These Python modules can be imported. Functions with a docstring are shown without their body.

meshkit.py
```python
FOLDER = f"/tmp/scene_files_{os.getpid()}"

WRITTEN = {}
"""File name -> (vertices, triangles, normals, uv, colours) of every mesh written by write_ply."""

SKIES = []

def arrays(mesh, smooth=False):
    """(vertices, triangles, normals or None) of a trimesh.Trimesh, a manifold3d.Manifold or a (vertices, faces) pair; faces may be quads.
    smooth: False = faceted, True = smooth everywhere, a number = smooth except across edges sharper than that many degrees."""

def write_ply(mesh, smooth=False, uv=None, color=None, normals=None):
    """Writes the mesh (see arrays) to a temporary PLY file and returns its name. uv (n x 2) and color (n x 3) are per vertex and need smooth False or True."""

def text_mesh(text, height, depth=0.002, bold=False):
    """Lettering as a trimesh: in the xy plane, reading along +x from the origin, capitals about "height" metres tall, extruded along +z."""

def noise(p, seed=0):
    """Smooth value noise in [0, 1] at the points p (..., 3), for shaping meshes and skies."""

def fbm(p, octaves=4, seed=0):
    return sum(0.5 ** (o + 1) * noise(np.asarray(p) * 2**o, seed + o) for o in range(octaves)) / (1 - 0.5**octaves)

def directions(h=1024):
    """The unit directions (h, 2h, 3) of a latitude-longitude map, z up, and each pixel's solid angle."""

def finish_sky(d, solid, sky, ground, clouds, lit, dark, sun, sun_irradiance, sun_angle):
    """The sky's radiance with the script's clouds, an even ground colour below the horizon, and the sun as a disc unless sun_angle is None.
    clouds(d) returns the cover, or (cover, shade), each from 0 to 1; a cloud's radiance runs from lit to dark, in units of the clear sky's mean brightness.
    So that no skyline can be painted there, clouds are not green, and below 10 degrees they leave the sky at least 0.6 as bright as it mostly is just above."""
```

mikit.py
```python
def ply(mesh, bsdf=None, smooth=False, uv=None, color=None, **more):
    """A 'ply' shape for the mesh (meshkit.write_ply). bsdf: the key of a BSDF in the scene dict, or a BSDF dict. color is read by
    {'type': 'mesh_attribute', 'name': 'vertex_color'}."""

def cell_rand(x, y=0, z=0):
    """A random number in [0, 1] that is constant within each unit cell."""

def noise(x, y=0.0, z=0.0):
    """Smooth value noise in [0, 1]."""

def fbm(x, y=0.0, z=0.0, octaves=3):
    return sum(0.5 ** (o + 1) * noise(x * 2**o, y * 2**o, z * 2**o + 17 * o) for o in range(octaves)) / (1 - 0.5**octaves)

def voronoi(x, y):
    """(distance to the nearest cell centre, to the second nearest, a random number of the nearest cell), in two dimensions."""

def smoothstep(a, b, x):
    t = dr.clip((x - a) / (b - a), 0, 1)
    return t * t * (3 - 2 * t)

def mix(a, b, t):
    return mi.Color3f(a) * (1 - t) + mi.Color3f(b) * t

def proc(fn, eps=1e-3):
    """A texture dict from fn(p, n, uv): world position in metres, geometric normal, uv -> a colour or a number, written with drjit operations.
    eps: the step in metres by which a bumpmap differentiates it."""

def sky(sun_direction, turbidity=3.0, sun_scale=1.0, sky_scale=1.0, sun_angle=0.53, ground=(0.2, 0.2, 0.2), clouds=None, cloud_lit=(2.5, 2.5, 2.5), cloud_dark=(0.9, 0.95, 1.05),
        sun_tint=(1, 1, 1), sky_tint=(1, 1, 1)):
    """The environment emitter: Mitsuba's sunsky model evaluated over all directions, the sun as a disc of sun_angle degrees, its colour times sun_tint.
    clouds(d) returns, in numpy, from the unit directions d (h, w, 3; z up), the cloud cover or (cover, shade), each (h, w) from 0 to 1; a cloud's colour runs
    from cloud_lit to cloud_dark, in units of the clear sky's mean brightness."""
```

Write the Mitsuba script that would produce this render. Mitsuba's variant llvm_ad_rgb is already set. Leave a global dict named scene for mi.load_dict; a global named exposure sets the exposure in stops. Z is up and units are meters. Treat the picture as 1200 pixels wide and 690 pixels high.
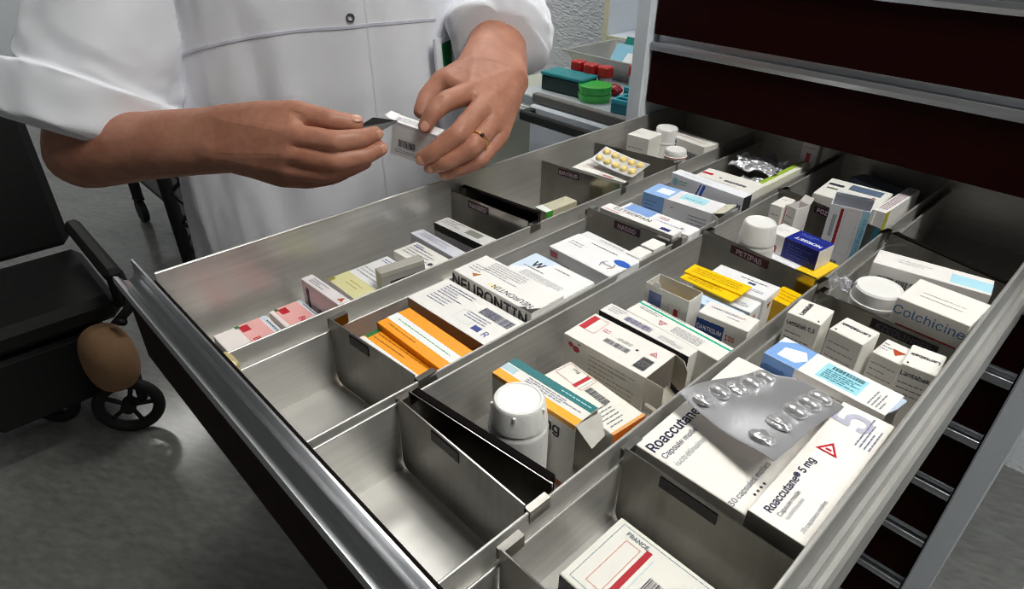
import math
import numpy as np, trimesh, manifold3d as m3
import drjit as dr
import mitsuba as mi
import mikit, meshkit
from mikit import proc, fbm, noise, smoothstep, mix

T = mi.ScalarTransform4f
scene, labels = {'type': 'scene'}, {}

# ------------------------------------------------------------------ camera
CAM = [0.0, 0.0, 1.24]
YAW, PITCH, ROLL = (math.radians(v) for v in (-45.752, 32.124, 1.04))
fwd = np.array([math.sin(YAW) * math.cos(PITCH), math.cos(YAW) * math.cos(PITCH), -math.sin(PITCH)])
rgt = np.cross(fwd, [0, 0, 1]); rgt /= np.linalg.norm(rgt)
up0 = np.cross(rgt, fwd)
up = -math.sin(ROLL) * rgt + math.cos(ROLL) * up0
scene['camera'] = {'type': 'perspective', 'fov': math.degrees(2 * math.atan(600 / 751.92)), 'fov_axis': 'x', 'near_clip': 0.02, 'far_clip': 60.0,
                   'to_world': T().look_at(origin=CAM, target=(np.array(CAM) + fwd).tolist(), up=up.tolist())}
exposure = -0.08

# ------------------------------------------------------------------ light (ceiling lamps, all out of view; the light's strength is set here)
LAMPS = [  # x, y, size x, size y, radiance
    (0.45, 0.50, 1.30, 0.36, 25.5),  # out of view, lights the drawer tops and near fronts
    (-1.35, 1.10, 0.36, 1.00, 14.0),  # out of view, placed to brighten the back wall and worktop
    (-4.67, 0.68, 0.36, 1.30, 14.0),  # out of view, placed for the bright sheen on the left floor
]
CEIL = 2.62


# ------------------------------------------------------------------ small helpers
def c(h):
    h = h.lstrip('#'); h = ''.join(x * 2 for x in h) if len(h) == 3 else h
    v = np.array([int(h[i:i + 2], 16) for i in (0, 2, 4)]) / 255.0
    return np.where(v <= 0.04045, v / 12.92, ((v + 0.055) / 1.055) ** 2.4)


def col(v):
    return c(v) if isinstance(v, str) else np.asarray(v, float)


def numbered(key):
    if key not in scene and key not in labels and not any(k.startswith(key + '__') for k in scene):
        return key
    i = 1
    while True:
        k = f'{key}_{i:03d}'
        if k not in scene and k not in labels and not any(q.startswith(k + '__') for q in scene):
            return k
        i += 1


def thing(name, label, cat, group=None, kind=None):
    k = numbered(name)
    labels[k] = {'label': label, 'category': cat}
    if group: labels[k]['group'] = group
    if kind: labels[k]['kind'] = kind
    return k


def part(parent, name, mesh, bsdf, smooth=False, color=None, label=None, kind=None, uv=None):
    k = numbered(f'{parent}__{name}')
    if hasattr(mesh, 'to_mesh'):
        q = mesh.to_mesh(); mesh = trimesh.Trimesh(q.vert_properties[:, :3], q.tri_verts, process=False)
    if color is not None:
        cc = np.asarray(color, float)
        if cc.ndim == 1: cc = np.tile(col(cc), (len(mesh.vertices), 1))
        color = cc
        if smooth not in (True, False): smooth = False
    scene[k] = mikit.ply(mesh, bsdf, smooth=smooth, color=color, uv=uv)
    if label or kind:
        labels[k] = {}
        if label: labels[k]['label'] = label
        if kind: labels[k]['kind'] = kind
    return k


def solo(name, mesh, bsdf, label, cat, smooth=False, color=None, group=None):
    k = thing(name, label, cat, group)
    if hasattr(mesh, 'to_mesh'):
        q = mesh.to_mesh(); mesh = trimesh.Trimesh(q.vert_properties[:, :3], q.tri_verts, process=False)
    if color is not None:
        color = np.tile(col(color), (len(mesh.vertices), 1))
    scene[k] = mikit.ply(mesh, bsdf, smooth=smooth, color=color)
    return k


def struct(name, mesh, bsdf, label=None):
    scene[name] = mikit.ply(mesh, bsdf)
    labels[name] = {'kind': 'structure', 'label': label or name.replace('_', ' '), 'category': name.split('_')[0]}


def cat(ms):
    return trimesh.util.concatenate(ms)


def box(x0, x1, y0, y1, z0, z1):
    m = trimesh.creation.box([abs(x1 - x0), abs(y1 - y0), abs(z1 - z0)])
    m.apply_translation([(x0 + x1) / 2, (y0 + y1) / 2, (z0 + z1) / 2])
    return m


def rbox(x0, x1, y0, y1, z0, z1, r=0.001):
    v = []
    for sx, x in ((1, x0), (-1, x1)):
        for sy, y in ((1, y0), (-1, y1)):
            for sz, z in ((1, z0), (-1, z1)):
                v += [[x + sx * r, y + sy * r, z], [x + sx * r, y, z + sz * r], [x, y + sy * r, z + sz * r]]
    return trimesh.Trimesh(v).convex_hull


def extr(poly, a, b, axis):
    """Closed polygon extruded. axis 'y': poly in (x, z); axis 'x': poly in (y, z); axis 'z': poly in (x, y)."""
    from shapely.geometry import Polygon
    m = trimesh.creation.extrude_polygon(Polygon(poly), b - a, engine='earcut')
    v = np.array(m.vertices); f = np.array(m.faces)
    if axis == 'x': w = np.stack([v[:, 2] + a, v[:, 0], v[:, 1]], 1)
    elif axis == 'y': w = np.stack([v[:, 0], v[:, 2] + a, v[:, 1]], 1); f = f[:, ::-1]
    else: w = np.stack([v[:, 0], v[:, 1], v[:, 2] + a], 1)
    return trimesh.Trimesh(w, f, process=False)


def ribbon(path, t):
    """Thin closed outline of thickness t about an open 2-D polyline."""
    from shapely.geometry import LineString
    return list(LineString(path).buffer(t / 2, cap_style=2, join_style=1, quad_segs=3).exterior.coords)[:-1]


def lathe(prof, n=40):
    m = trimesh.creation.revolve(np.array(prof, float), sections=n)
    return m


def at(m, x, y, z, rz=0.0):
    m = m.copy()
    if rz: m.apply_transform(trimesh.transformations.rotation_matrix(math.radians(rz), [0, 0, 1]))
    m.apply_translation([x, y, z])
    return m


def tube(pts, r, n=10, closed=False):
    pts = np.asarray(pts, float)
    r = np.broadcast_to(r, (len(pts),))
    t = np.gradient(pts, axis=0)
    if closed: t = np.roll(pts, -1, 0) - np.roll(pts, 1, 0)
    t /= np.linalg.norm(t, axis=1, keepdims=True) + 1e-12
    a = np.cross(t, [0.31, 0.2, 0.93]); a /= np.linalg.norm(a, axis=1, keepdims=True) + 1e-12
    b = np.cross(t, a)
    an = np.arange(n) * 2 * np.pi / n
    v = pts[:, None] + r[:, None, None] * (np.cos(an)[None, :, None] * a[:, None] + np.sin(an)[None, :, None] * b[:, None])
    k = len(pts); f = []
    for i in range(k if closed else k - 1):
        j = (i + 1) % k
        for q in range(n):
            p = (q + 1) % n
            f += [[i * n + q, i * n + p, j * n + p], [i * n + q, j * n + p, j * n + q]]
    v = v.reshape(-1, 3)
    if not closed:
        v = np.vstack([v, pts[:1], pts[-1:]])
        for q in range(n):
            p = (q + 1) % n
            f += [[k * n, p, q], [k * n + 1, (k - 1) * n + q, (k - 1) * n + p]]
    m = trimesh.Trimesh(v, f, process=False)
    return m


# ------------------------------------------------------------------ materials
def rgb(v): return {'type': 'rgb', 'value': [float(x) for x in col(v)]}


def pr(base, rough, metal=0.0, spec=0.5, **k):
    b = base if isinstance(base, dict) else rgb(base)
    d = {'type': 'principled', 'base_color': b, 'roughness': rough, 'specular': spec, **k}
    if metal: d['metallic'] = metal
    return {'type': 'twosided', 'bsdf': d}


def mat(name, d):
    scene[name] = d
    return name


VC = {'type': 'mesh_attribute', 'name': 'vertex_color'}
CARD = mat('m_card', pr(VC, 0.42, spec=0.4))
PLASTIC = mat('m_plastic', pr(VC, 0.3, spec=0.5))
PAINT = mat('m_paint', pr(VC, 0.4, spec=0.5))


def f_brush(p, n, uv):
    s = fbm(p.x * 60, p.y * 9, p.z * 240, 3)
    b = fbm(p.x * 14, p.y * 14, p.z * 14, 3)
    v = 0.50 + 0.10 * (s - 0.5) + 0.14 * (b - 0.5)
    return mi.Color3f(v * 1.0, v * 0.985, v * 0.94)


STEEL = mat('m_sheet_steel', pr(proc(f_brush), 0.34, 0.6, 0.5))


def f_div(p, n, uv):
    b = fbm(p.x * 18, p.y * 18, p.z * 22, 3)
    s = fbm(p.x * 300, p.y * 20, p.z * 25, 2)
    v = 0.28 + 0.20 * (b - 0.5) + 0.05 * (s - 0.5)
    return mi.Color3f(v * 1.02, v * 0.98, v * 0.9)


DIVIDER = mat('m_divider', pr(proc(f_div), 0.17, 1.0, 0.5))
ALU = mat('m_aluminium', pr([0.62, 0.63, 0.65], 0.24, 1.0))
ALU_DULL = mat('m_dull_aluminium', pr([0.42, 0.44, 0.47], 0.34, 0.9))
FOIL = mat('m_foil', pr([0.60, 0.60, 0.63], 0.34, 0.72))
FOILB = mat('m_foil_bright', pr([0.82, 0.82, 0.84], 0.2, 0.75))
BLACK = mat('m_black', pr([0.006, 0.006, 0.006], 0.45))
FELT = mat('m_felt', pr([0.004, 0.0025, 0.0025], 0.9, spec=0.1))


def f_maroon(p, n, uv):
    v = 0.85 + 0.3 * fbm(p.x * 6, p.y * 6, p.z * 6, 3)
    return mi.Color3f(0.0125 * v, 0.0008 * v, 0.0006 * v)


MAROON = mat('m_maroon', pr(proc(f_maroon), 0.55, spec=0.06))
DARKIN = mat('m_inside_shade', pr([0.012, 0.012, 0.014], 0.8, spec=0.2))  # near black: shade of the closed inside put into the colour


def f_floor(p, n, uv):
    a = fbm(p.x * 2.2 + p.y * 1.0, p.y * 14 - p.x * 5, 0, 4)
    b = fbm(p.x * 40 + p.y * 11, p.y * 90 - p.x * 40, 3, 3)
    v = 0.16 + 0.07 * (a - 0.5) + 0.08 * (b - 0.5)
    return mi.Color3f(v * 0.98, v * 1.0, v * 0.95)


FLOOR = mat('m_floor', pr(proc(f_floor), 0.17, spec=0.5))


def f_wallh(p, n, uv):
    return 0.5 * fbm(p.x * 110, p.y * 110, p.z * 110, 2) + 0.5 * noise(p.x * 230, p.y * 230, p.z * 230)


WALLP = mat('m_wall', {'type': 'twosided', 'bsdf': {'type': 'bumpmap', 'arbitrary': proc(f_wallh, 2e-3), 'scale': 0.006,
            'bsdf': {'type': 'principled', 'base_color': rgb([0.82, 0.86, 0.90]), 'roughness': 0.6, 'specular': 0.3}}})
WALLD = mat('m_unseen_dark_wall', pr([0.20, 0.20, 0.20], 0.8, spec=0.2))  # for unseen walls, coloured dark to cut bounced light
CEILM = mat('m_ceiling', pr([0.5, 0.5, 0.49], 0.8, spec=0.2))
WHITE = mat('m_white_enamel', pr([0.62, 0.66, 0.71], 0.35))


def f_skin(p, n, uv):
    a = fbm(p.x * 30, p.y * 30, p.z * 30, 3)
    b = fbm(p.x * 160, p.y * 160, p.z * 160, 2)
    t = dr.clip(0.5 + 1.3 * (a - 0.5) + 0.5 * (b - 0.5), 0, 1)
    return mix([0.33, 0.135, 0.085], [0.45, 0.215, 0.145], t)


SKIN = mat('m_skin', pr(proc(f_skin), 0.46, spec=0.35))


def f_cloth(p, n, uv):
    w = fbm(p.x * 25, p.y * 25, p.z * 25, 3)
    v = 0.78 + 0.06 * (w - 0.5)
    return mi.Color3f(v * 0.945, v * 0.965, v * 1.03)


CLOTH = mat('m_cloth', pr(proc(f_cloth), 0.85, spec=0.15, sheen=0.2))
FABRIC = mat('m_fabric', pr(VC, 0.85, spec=0.15))
GOLD = mat('m_gold', pr([0.75, 0.48, 0.18], 0.2, 1.0))
GREENP = mat('m_green_plastic', pr([0.05, 0.42, 0.07], 0.2, spec=0.6))
CLEARP = mat('m_clear_plastic', {'type': 'thindielectric', 'int_ior': 1.35})
RUBBER = mat('m_rubber', pr([0.012, 0.012, 0.012], 0.6, spec=0.3))

# ------------------------------------------------------------------ the setting
X0, X1, Y0, Y1 = -6.0, 1.7, -1.7, 1.75
struct('floor', box(X0, X1, Y0, Y1, -0.05, 0.0), FLOOR, 'grey speckled vinyl floor with a soft sheen')
struct('ceiling', box(X0, X1, Y0, Y1, CEIL + 0.02, CEIL + 0.07), CEILM, 'pale ceiling')
struct('wall_back', box(X0, X1, Y1, Y1 + 0.06, 0, CEIL + 0.02), WALLP, 'pale grey wall with rough woodchip paper')
struct('wall_front', box(X0, X1, Y0 - 0.06, Y0, 0, CEIL + 0.02), WALLD, 'unseen grey wall behind the viewer, coloured dark to lower bounced light')
struct('wall_left', box(X0 - 0.06, X0, Y0, Y1, 0, CEIL + 0.02), WALLP, 'pale wall far to the left')
struct('wall_right', box(X1, X1 + 0.06, Y0, Y1, 0, CEIL + 0.02), WALLD, 'unseen grey wall to the right, coloured dark to lower bounced light')
struct('baseboard_back', box(X0, -1.2, Y1 - 0.015, Y1, 0, 0.08), WHITE, 'pale skirting board')

for i, (lx, ly, sx, sy, rad) in enumerate(LAMPS):
    k = thing('unseen_ceiling_lamp', 'unseen long ceiling lamp, out of view, placed to light the room', 'lamp', 'unseen ceiling lamps')
    part(k, 'housing', box(lx - sx / 2 - 0.02, lx + sx / 2 + 0.02, ly - sy / 2 - 0.02, ly + sy / 2 + 0.02, CEIL - 0.05, CEIL + 0.02), WHITE)
    m = trimesh.Trimesh([[lx - sx / 2, ly - sy / 2, CEIL - 0.053], [lx + sx / 2, ly - sy / 2, CEIL - 0.053], [lx + sx / 2, ly + sy / 2, CEIL - 0.053], [lx - sx / 2, ly + sy / 2, CEIL - 0.053]],
                        [[0, 2, 1], [0, 3, 2]], process=False)
    pk = part(k, 'diffuser', m, WHITE)
    scene[pk]['emitter'] = {'type': 'area', 'radiance': {'type': 'rgb', 'value': [rad * 1.0, rad * 0.985, rad * 0.93]}}

# ------------------------------------------------------------------ drawer cabinet, its open drawer included
TF = 0.852            # height of the open drawer's tray floor
RIM = 0.920           # height of its partitions
YF = 0.860            # plane of the closed drawer fronts
XL, XR = -0.590, -0.008
CAB = thing('drawer_cabinet', 'medicine cabinet with dark maroon drawer fronts, its long drawer pulled out full of boxes', 'cabinet')
CZ1 = 1.38
part(CAB, 'side_panel', rbox(XL - 0.026, XL, YF - 0.012, 1.70, 0.0, CZ1, 0.002), WHITE, label='white left side panel')
part(CAB, 'side_panel', rbox(XR, XR + 0.03, YF - 0.012, 1.70, 0.0, CZ1, 0.002), WHITE)
part(CAB, 'back_panel', box(XL, XR, 1.68, 1.70, 0.0, CZ1), DARKIN)
part(CAB, 'top_panel', box(XL, XR, YF, 1.70, CZ1 - 0.03, CZ1), WHITE)
part(CAB, 'plinth', box(XL, XR, YF + 0.01, YF + 0.03, 0.0, 0.055), BLACK)


def grip_profile(y, z):
    """Outline of the rolled aluminium grip rail; y is the front plane of the drawer, z the bottom of its front."""
    path = [(y - 0.0035, z + 0.078), (y - 0.0055, z + 0.084), (y - 0.005, z + 0.0895), (y - 0.0022, z + 0.0885), (y + 0.001, z + 0.0835), (y + 0.0055, z + 0.0815),
            (y + 0.010, z + 0.084), (y + 0.0125, z + 0.089), (y + 0.0128, z + 0.1015)]
    return ribbon(path, 0.0016)


def drawer(y, z, x0=XL + 0.002, x1=XR - 0.002, body=True):
    d = numbered(CAB + '__drawer')
    labels[d] = {}
    part(d, 'front_panel', rbox(x0, x1, y, y + 0.014, z, z + 0.082, 0.0008), MAROON)
    part(d, 'grip_rail', extr(grip_profile(y, z), x0, x1, 'x'), ALU_DULL if body else ALU, 25)
    if body:
        part(d, 'tray', box(x0 + 0.01, x1 - 0.01, y + 0.0145, 1.66, z + 0.004, z + 0.074), DARKIN)  # solid dark block, stops light leaking through the closed drawer
    return d


ZOPEN = 0.858         # bottom of the open drawer's front
for i in range(-7, 6):
    if i == 0: continue
    drawer(YF, ZOPEN + 0.105 + (i - 1) * 0.1 if i > 0 else ZOPEN + i * 0.1)

YD = 0.0905           # front plane of the open drawer
D = drawer(YD, ZOPEN, XL, -0.030, body=False)
labels[D] = {'label': 'drawer pulled out, grey metal trays full of medicine boxes'}
def bead(x, z, r=0.0013):
    return [(x + r * math.cos(a), z - r + r * math.sin(a)) for a in np.radians([-50, -15, 20, 55, 90, 125, 160, 195, 230])]
WZ = 0.942            # top of the drawer's side walls
YB = 0.985            # back of the trays
part(D, 'front_lining', rbox(XL + 0.002, -0.032, YD + 0.0145, 0.1165, TF, 0.9338, 0.001), FELT, label='black lining behind the grip rail')
part(D, 'tray_floor', box(XL + 0.004, -0.044, 0.1165, YB, TF - 0.0016, TF), STEEL)
part(D, 'side_wall', extr([(-0.5866, TF - 0.002), (-0.585, TF - 0.002)] + bead(-0.5858, WZ, 0.0015), 0.1165, YB, 'y'), STEEL)
part(D, 'side_wall', extr([(-0.0470, TF - 0.002), (-0.0452, TF - 0.002)] + bead(-0.0461, WZ, 0.0016), 0.1165, YB, 'y'), STEEL)
part(D, 'runner', extr([(-0.0452, 0.826), (-0.034, 0.826), (-0.034, 0.880), (-0.0366, 0.884), (-0.0400, 0.884), (-0.0420, 0.892), (-0.0452, 0.894)], 0.1165, 1.40, 'y'), STEEL)
part(D, 'runner', extr([(-0.5866, 0.826), (-0.5895, 0.826), (-0.5895, 0.880), (-0.5866, 0.890)], 0.1165, 1.40, 'y'), STEEL)
part(D, 'back_wall', box(-0.585, -0.047, YB, YB + 0.0015, TF - 0.002, RIM + 0.004), STEEL)
PARTS = [(-0.4575, 0.920, -0.4410, 0.910), (-0.3240, 0.920, -0.3150, 0.9185), (-0.1790, 0.920, -0.1700, 0.9085)]
for xa, za, xb, zb in PARTS:
    t = 0.0012
    poly = [(xa, TF), (xa + t, TF), (xa + t, zb - 0.013), (xb - t, zb - 0.013), (xb - t, TF), (xb, TF)] + bead(xb - t / 2, zb) + [(xb - t, zb - 0.0115), (xa + t, zb - 0.0115)] + bead(xa + t / 2, za)
    part(D, 'partition', extr(poly, 0.1165, YB, 'y'), STEEL, 40)
for xa, za, xb, zb in PARTS[:1]:
    part(D, 'rubber_stop', rbox(xa - 0.003, xb + 0.003, 0.116, 0.126, 0.893, 0.921, 0.003), PLASTIC, color=c('b9a878'), label='yellowed rubber stop')
# column bounds
COL = {1: (-0.5845, -0.4580), 2: (-0.4405, -0.3245), 3: (-0.3145, -0.1795), 4: (-0.1695, -0.0475)}


# ------------------------------------------------------------------ print and painted shade on cardboard
_txt = {}


def text(s, h, bold=False):
    key = (s, bold)
    if key not in _txt:
        m = meshkit.text_mesh(s, 1.0, 0.02, bold)
        b = m.bounds
        m.apply_translation([-(b[0][0] + b[1][0]) / 2, -0.5, 0])
        # only the upper faces: flat print
        v, f = np.array(m.vertices), np.array(m.faces)
        keep = (v[f][:, :, 2] > 0.019).all(1)
        m = trimesh.Trimesh(v, f[keep], process=False); m.remove_unreferenced_vertices()
        _txt[key] = m
    m = _txt[key].copy()
    m.apply_scale(h)
    v = np.array(m.vertices); v[:, 2] = 0
    return trimesh.Trimesh(v, m.faces, process=False)


def quad(u0, v0, u1, v1):
    return trimesh.Trimesh([[u0, v0, 0], [u1, v0, 0], [u1, v1, 0], [u0, v1, 0]], [[0, 1, 2], [0, 2, 3]], process=False)


def rot2(m, deg):
    return m.apply_transform(trimesh.transformations.rotation_matrix(math.radians(deg), [0, 0, 1]))


PRINTN = {'r': 'color_or_shade_band', 'f': 'printed_frame', 't': 'lettering', 'l': 'small_print', 'b': 'barcode', 'w': 'warning_triangle', 'o': 'oval_mark', 's': 'sticker', 'p': 'print_or_shade_shape'}  # bands and shapes also carry shade painted on some sides


def draw(e, U, V, rng):
    """One print or shade element -> (kind, flat mesh in face metres, colour, layer)."""
    k = e[0]
    if k in 'rs':
        return quad(e[1] * U, e[2] * V, e[3] * U, e[4] * V), e[5], 1
    if k == 'f':
        a, b, x, y = e[1] * U, e[2] * V, e[3] * U, e[4] * V; t = e[6]
        return cat([quad(a, b, x, b + t), quad(a, y - t, x, y), quad(a, b, a + t, y), quad(x - t, b, x, y)]), e[5], 2
    if k == 't':
        m = text(e[1], e[4], len(e) > 7 and e[7])
        if len(e) > 8 and m.extents[0] > e[8]: m.apply_scale([e[8] / m.extents[0], 1, 1])
        m = rot2(m, e[6] if len(e) > 6 else 0)
        m.apply_translation([e[2] * U, e[3] * V, 0]); return m, e[5], 3
    if k == 'l':
        a, b, x, y, n, cl = e[1] * U, e[2] * V, e[3] * U, e[4] * V, e[5], e[6]
        vert = len(e) > 7 and e[7]
        A, B = (y - b, x - a) if vert else (x - a, y - b)
        ms = []; pitch = B / n; th = min(pitch * 0.42, 0.0011)
        for i in range(n):
            s = 0.0; yy = B - (i + 0.65) * pitch; end = A * (1 if rng.random() < .6 else rng.uniform(.5, .95))
            while s < end - 0.0008:
                w = min(rng.uniform(0.0018, 0.006), end - s)
                ms.append(quad(s, yy, s + w, yy + th)); s += w + 0.0008
        m = cat(ms)
        if vert:
            v = np.array(m.vertices); m = trimesh.Trimesh(np.stack([B - v[:, 1], v[:, 0], v[:, 2]], 1), m.faces, process=False)
        m.apply_translation([a, b, 0]); return m, cl, 3
    if k == 'b':
        a, b, x, y = e[1] * U, e[2] * V, e[3] * U, e[4] * V
        cl = e[5] if len(e) > 5 else '2a2a38'; vert = len(e) > 6 and e[6]
        ms = []; s, L = (b, y) if vert else (a, x)
        while s < L:
            w = rng.choice([0.0003, 0.0005, 0.0008, 0.0011]); w = min(w, L - s)
            ms.append(quad(a, s, x, s + w) if vert else quad(s, b, s + w, y)); s += w + rng.choice([0.0003, 0.0005, 0.0007])
        return cat(ms), cl, 3
    if k == 'w':
        r, t = e[3], 0.22; cx, cy = e[1] * U, e[2] * V; an0 = math.radians(90 + (e[5] if len(e) > 5 else 0))
        o = np.array([[cx + r * math.cos(an0 + i * 2.0944), cy + r * math.sin(an0 + i * 2.0944), 0] for i in range(3)])
        q = np.array([cx, cy, 0]) + (o - [cx, cy, 0]) * 0.66
        f = []
        for i in range(3):
            j = (i + 1) % 3; f += [[i, j, 3 + j], [i, 3 + j, 3 + i]]
        m = trimesh.Trimesh(np.vstack([o, q]), f, process=False)
        if len(e) > 6 and e[6]: m = trimesh.Trimesh(o, [[0, 1, 2]], process=False)
        else: m = cat([m, quad(cx - r * .22, cy - r * .12, cx + r * .22, cy + r * .08)])
        return m, e[4], 3
    if k == 'o':
        cx, cy, a, b = e[1] * U, e[2] * V, e[3], e[4]; an = np.arange(24) * 2 * np.pi / 24
        v = np.vstack([[[cx, cy, 0]], np.stack([cx + a * np.cos(an), cy + b * np.sin(an), an * 0], 1)])
        return trimesh.Trimesh(v, [[0, 1 + i, 1 + (i + 1) % 24] for i in range(24)], process=False), e[5], 2
    if k == 'p':
        from shapely.geometry import Polygon
        pts = [(u * U, v * V) for u, v in e[1]]
        vv, ff = trimesh.creation.triangulate_polygon(Polygon(pts), engine='earcut')
        return trimesh.Trimesh(np.c_[vv, np.zeros(len(vv))], ff, process=False), e[2], 1
    raise ValueError(k)


def frame(pos, yaw, L, tilt=(0, 0), M=None):
    if M is not None: return np.asarray(M, float)
    t = trimesh.transformations
    m = t.translation_matrix(pos) @ t.rotation_matrix(math.radians(yaw), [0, 0, 1]) @ t.rotation_matrix(math.radians(tilt[0]), [1, 0, 0]) @ t.rotation_matrix(math.radians(tilt[1]), [0, 1, 0])
    return m


WH = 'dedcd6'
def carton(name, label, pos, L, W, H, yaw=0, color=WH, top=(), front=(), right=(), open_end=None, flaps=(), tilt=(0, 0), M=None, cat_='medicine box', group=None, sides=None, inner='8a8578'):
    """A folding box. pos: its near left upper corner; L along +x, W along +y, H downwards (then yaw about z)."""
    rng = np.random.RandomState(sum(map(ord, label)))
    G = frame(pos, yaw, L, tilt, M)
    key = thing(name, label, cat_, group)
    base = col(color)
    if open_end is None:
        m = rbox(0, L, 0, W, -H, 0, min(0.0006, H / 5))
        cc = np.tile(base, (len(m.vertices), 1))
        if sides is not None:
            pass
        m.apply_transform(G)
        part(key, 'body', m, CARD, color=cc)
    else:
        t = 0.0006
        walls = {'bottom': box(0, L, 0, W, -H, -H + t), 'top': box(0, L, 0, W, -t, 0), 'front': box(0, L, 0, t, -H, 0), 'back': box(0, L, W - t, W, -H, 0), 'left': box(0, t, 0, W, -H, 0), 'right': box(L - t, L, 0, W, -H, 0)}
        if isinstance(open_end, str): open_end = (open_end,)
        m = cat([w for q, w in walls.items() if q not in open_end])
        m.apply_transform(G)
        part(key, 'body', m, CARD, color=base)
    faces = {
        'top': (L, W, lambda v: np.stack([v[:, 0], v[:, 1], v[:, 2]], 1)),
        'front': (L, H, lambda v: np.stack([v[:, 0], -v[:, 2], -H + v[:, 1]], 1)),
        'right': (W, H, lambda v: np.stack([L + v[:, 2], v[:, 0], -H + v[:, 1]], 1)),
    }
    done = {}
    for fname, els in (('top', top), ('front', front), ('right', right)):
        U, V, fn = faces[fname]
        for n_, e in enumerate(els):
            m, cl, layer = draw(e, U, V, rng)
            v = np.array(m.vertices); v[:, 2] = 0.00012 * layer + 0.00001 * n_
            done.setdefault(e[0], []).append((fn(v), np.array(m.faces), col(cl)))
    for k, lst in done.items():
        if k in 'rsofpwt':
            groups = [[q] for q in lst]
        else:
            groups = [lst]
        for g in groups:
            m = cat([trimesh.Trimesh(v, f, process=False) for v, f, _ in g])
            cc = np.vstack([np.tile(q[2], (len(q[0]), 1)) for q in g])
            m.apply_transform(G)
            part(key, PRINTN[k], m, CARD, color=cc, kind='stuff' if k in 'lb' else None)
    for fl in flaps:
        q = np.array(fl[0], float); n = np.cross(q[1] - q[0], q[2] - q[0]); n /= np.linalg.norm(n)
        k = len(q)
        v = np.vstack([q, q + n * 0.0005])
        f = [[0, i, i + 1] for i in range(1, k - 1)] + [[k, k + i + 1, k + i] for i in range(1, k - 1)]
        for i in range(k):
            j = (i + 1) % k; f += [[i, j, k + j], [i, k + j, k + i]]
        m = trimesh.Trimesh(v, f, process=False); m.apply_transform(G)
        part(key, 'flap', m, CARD, color=col(fl[1] if len(fl) > 1 else color), label='open end flap')
    return key

# ------------------------------------------------------------------ clip-in dividers
def xx_(u, s, a): return u + s * a


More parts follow.
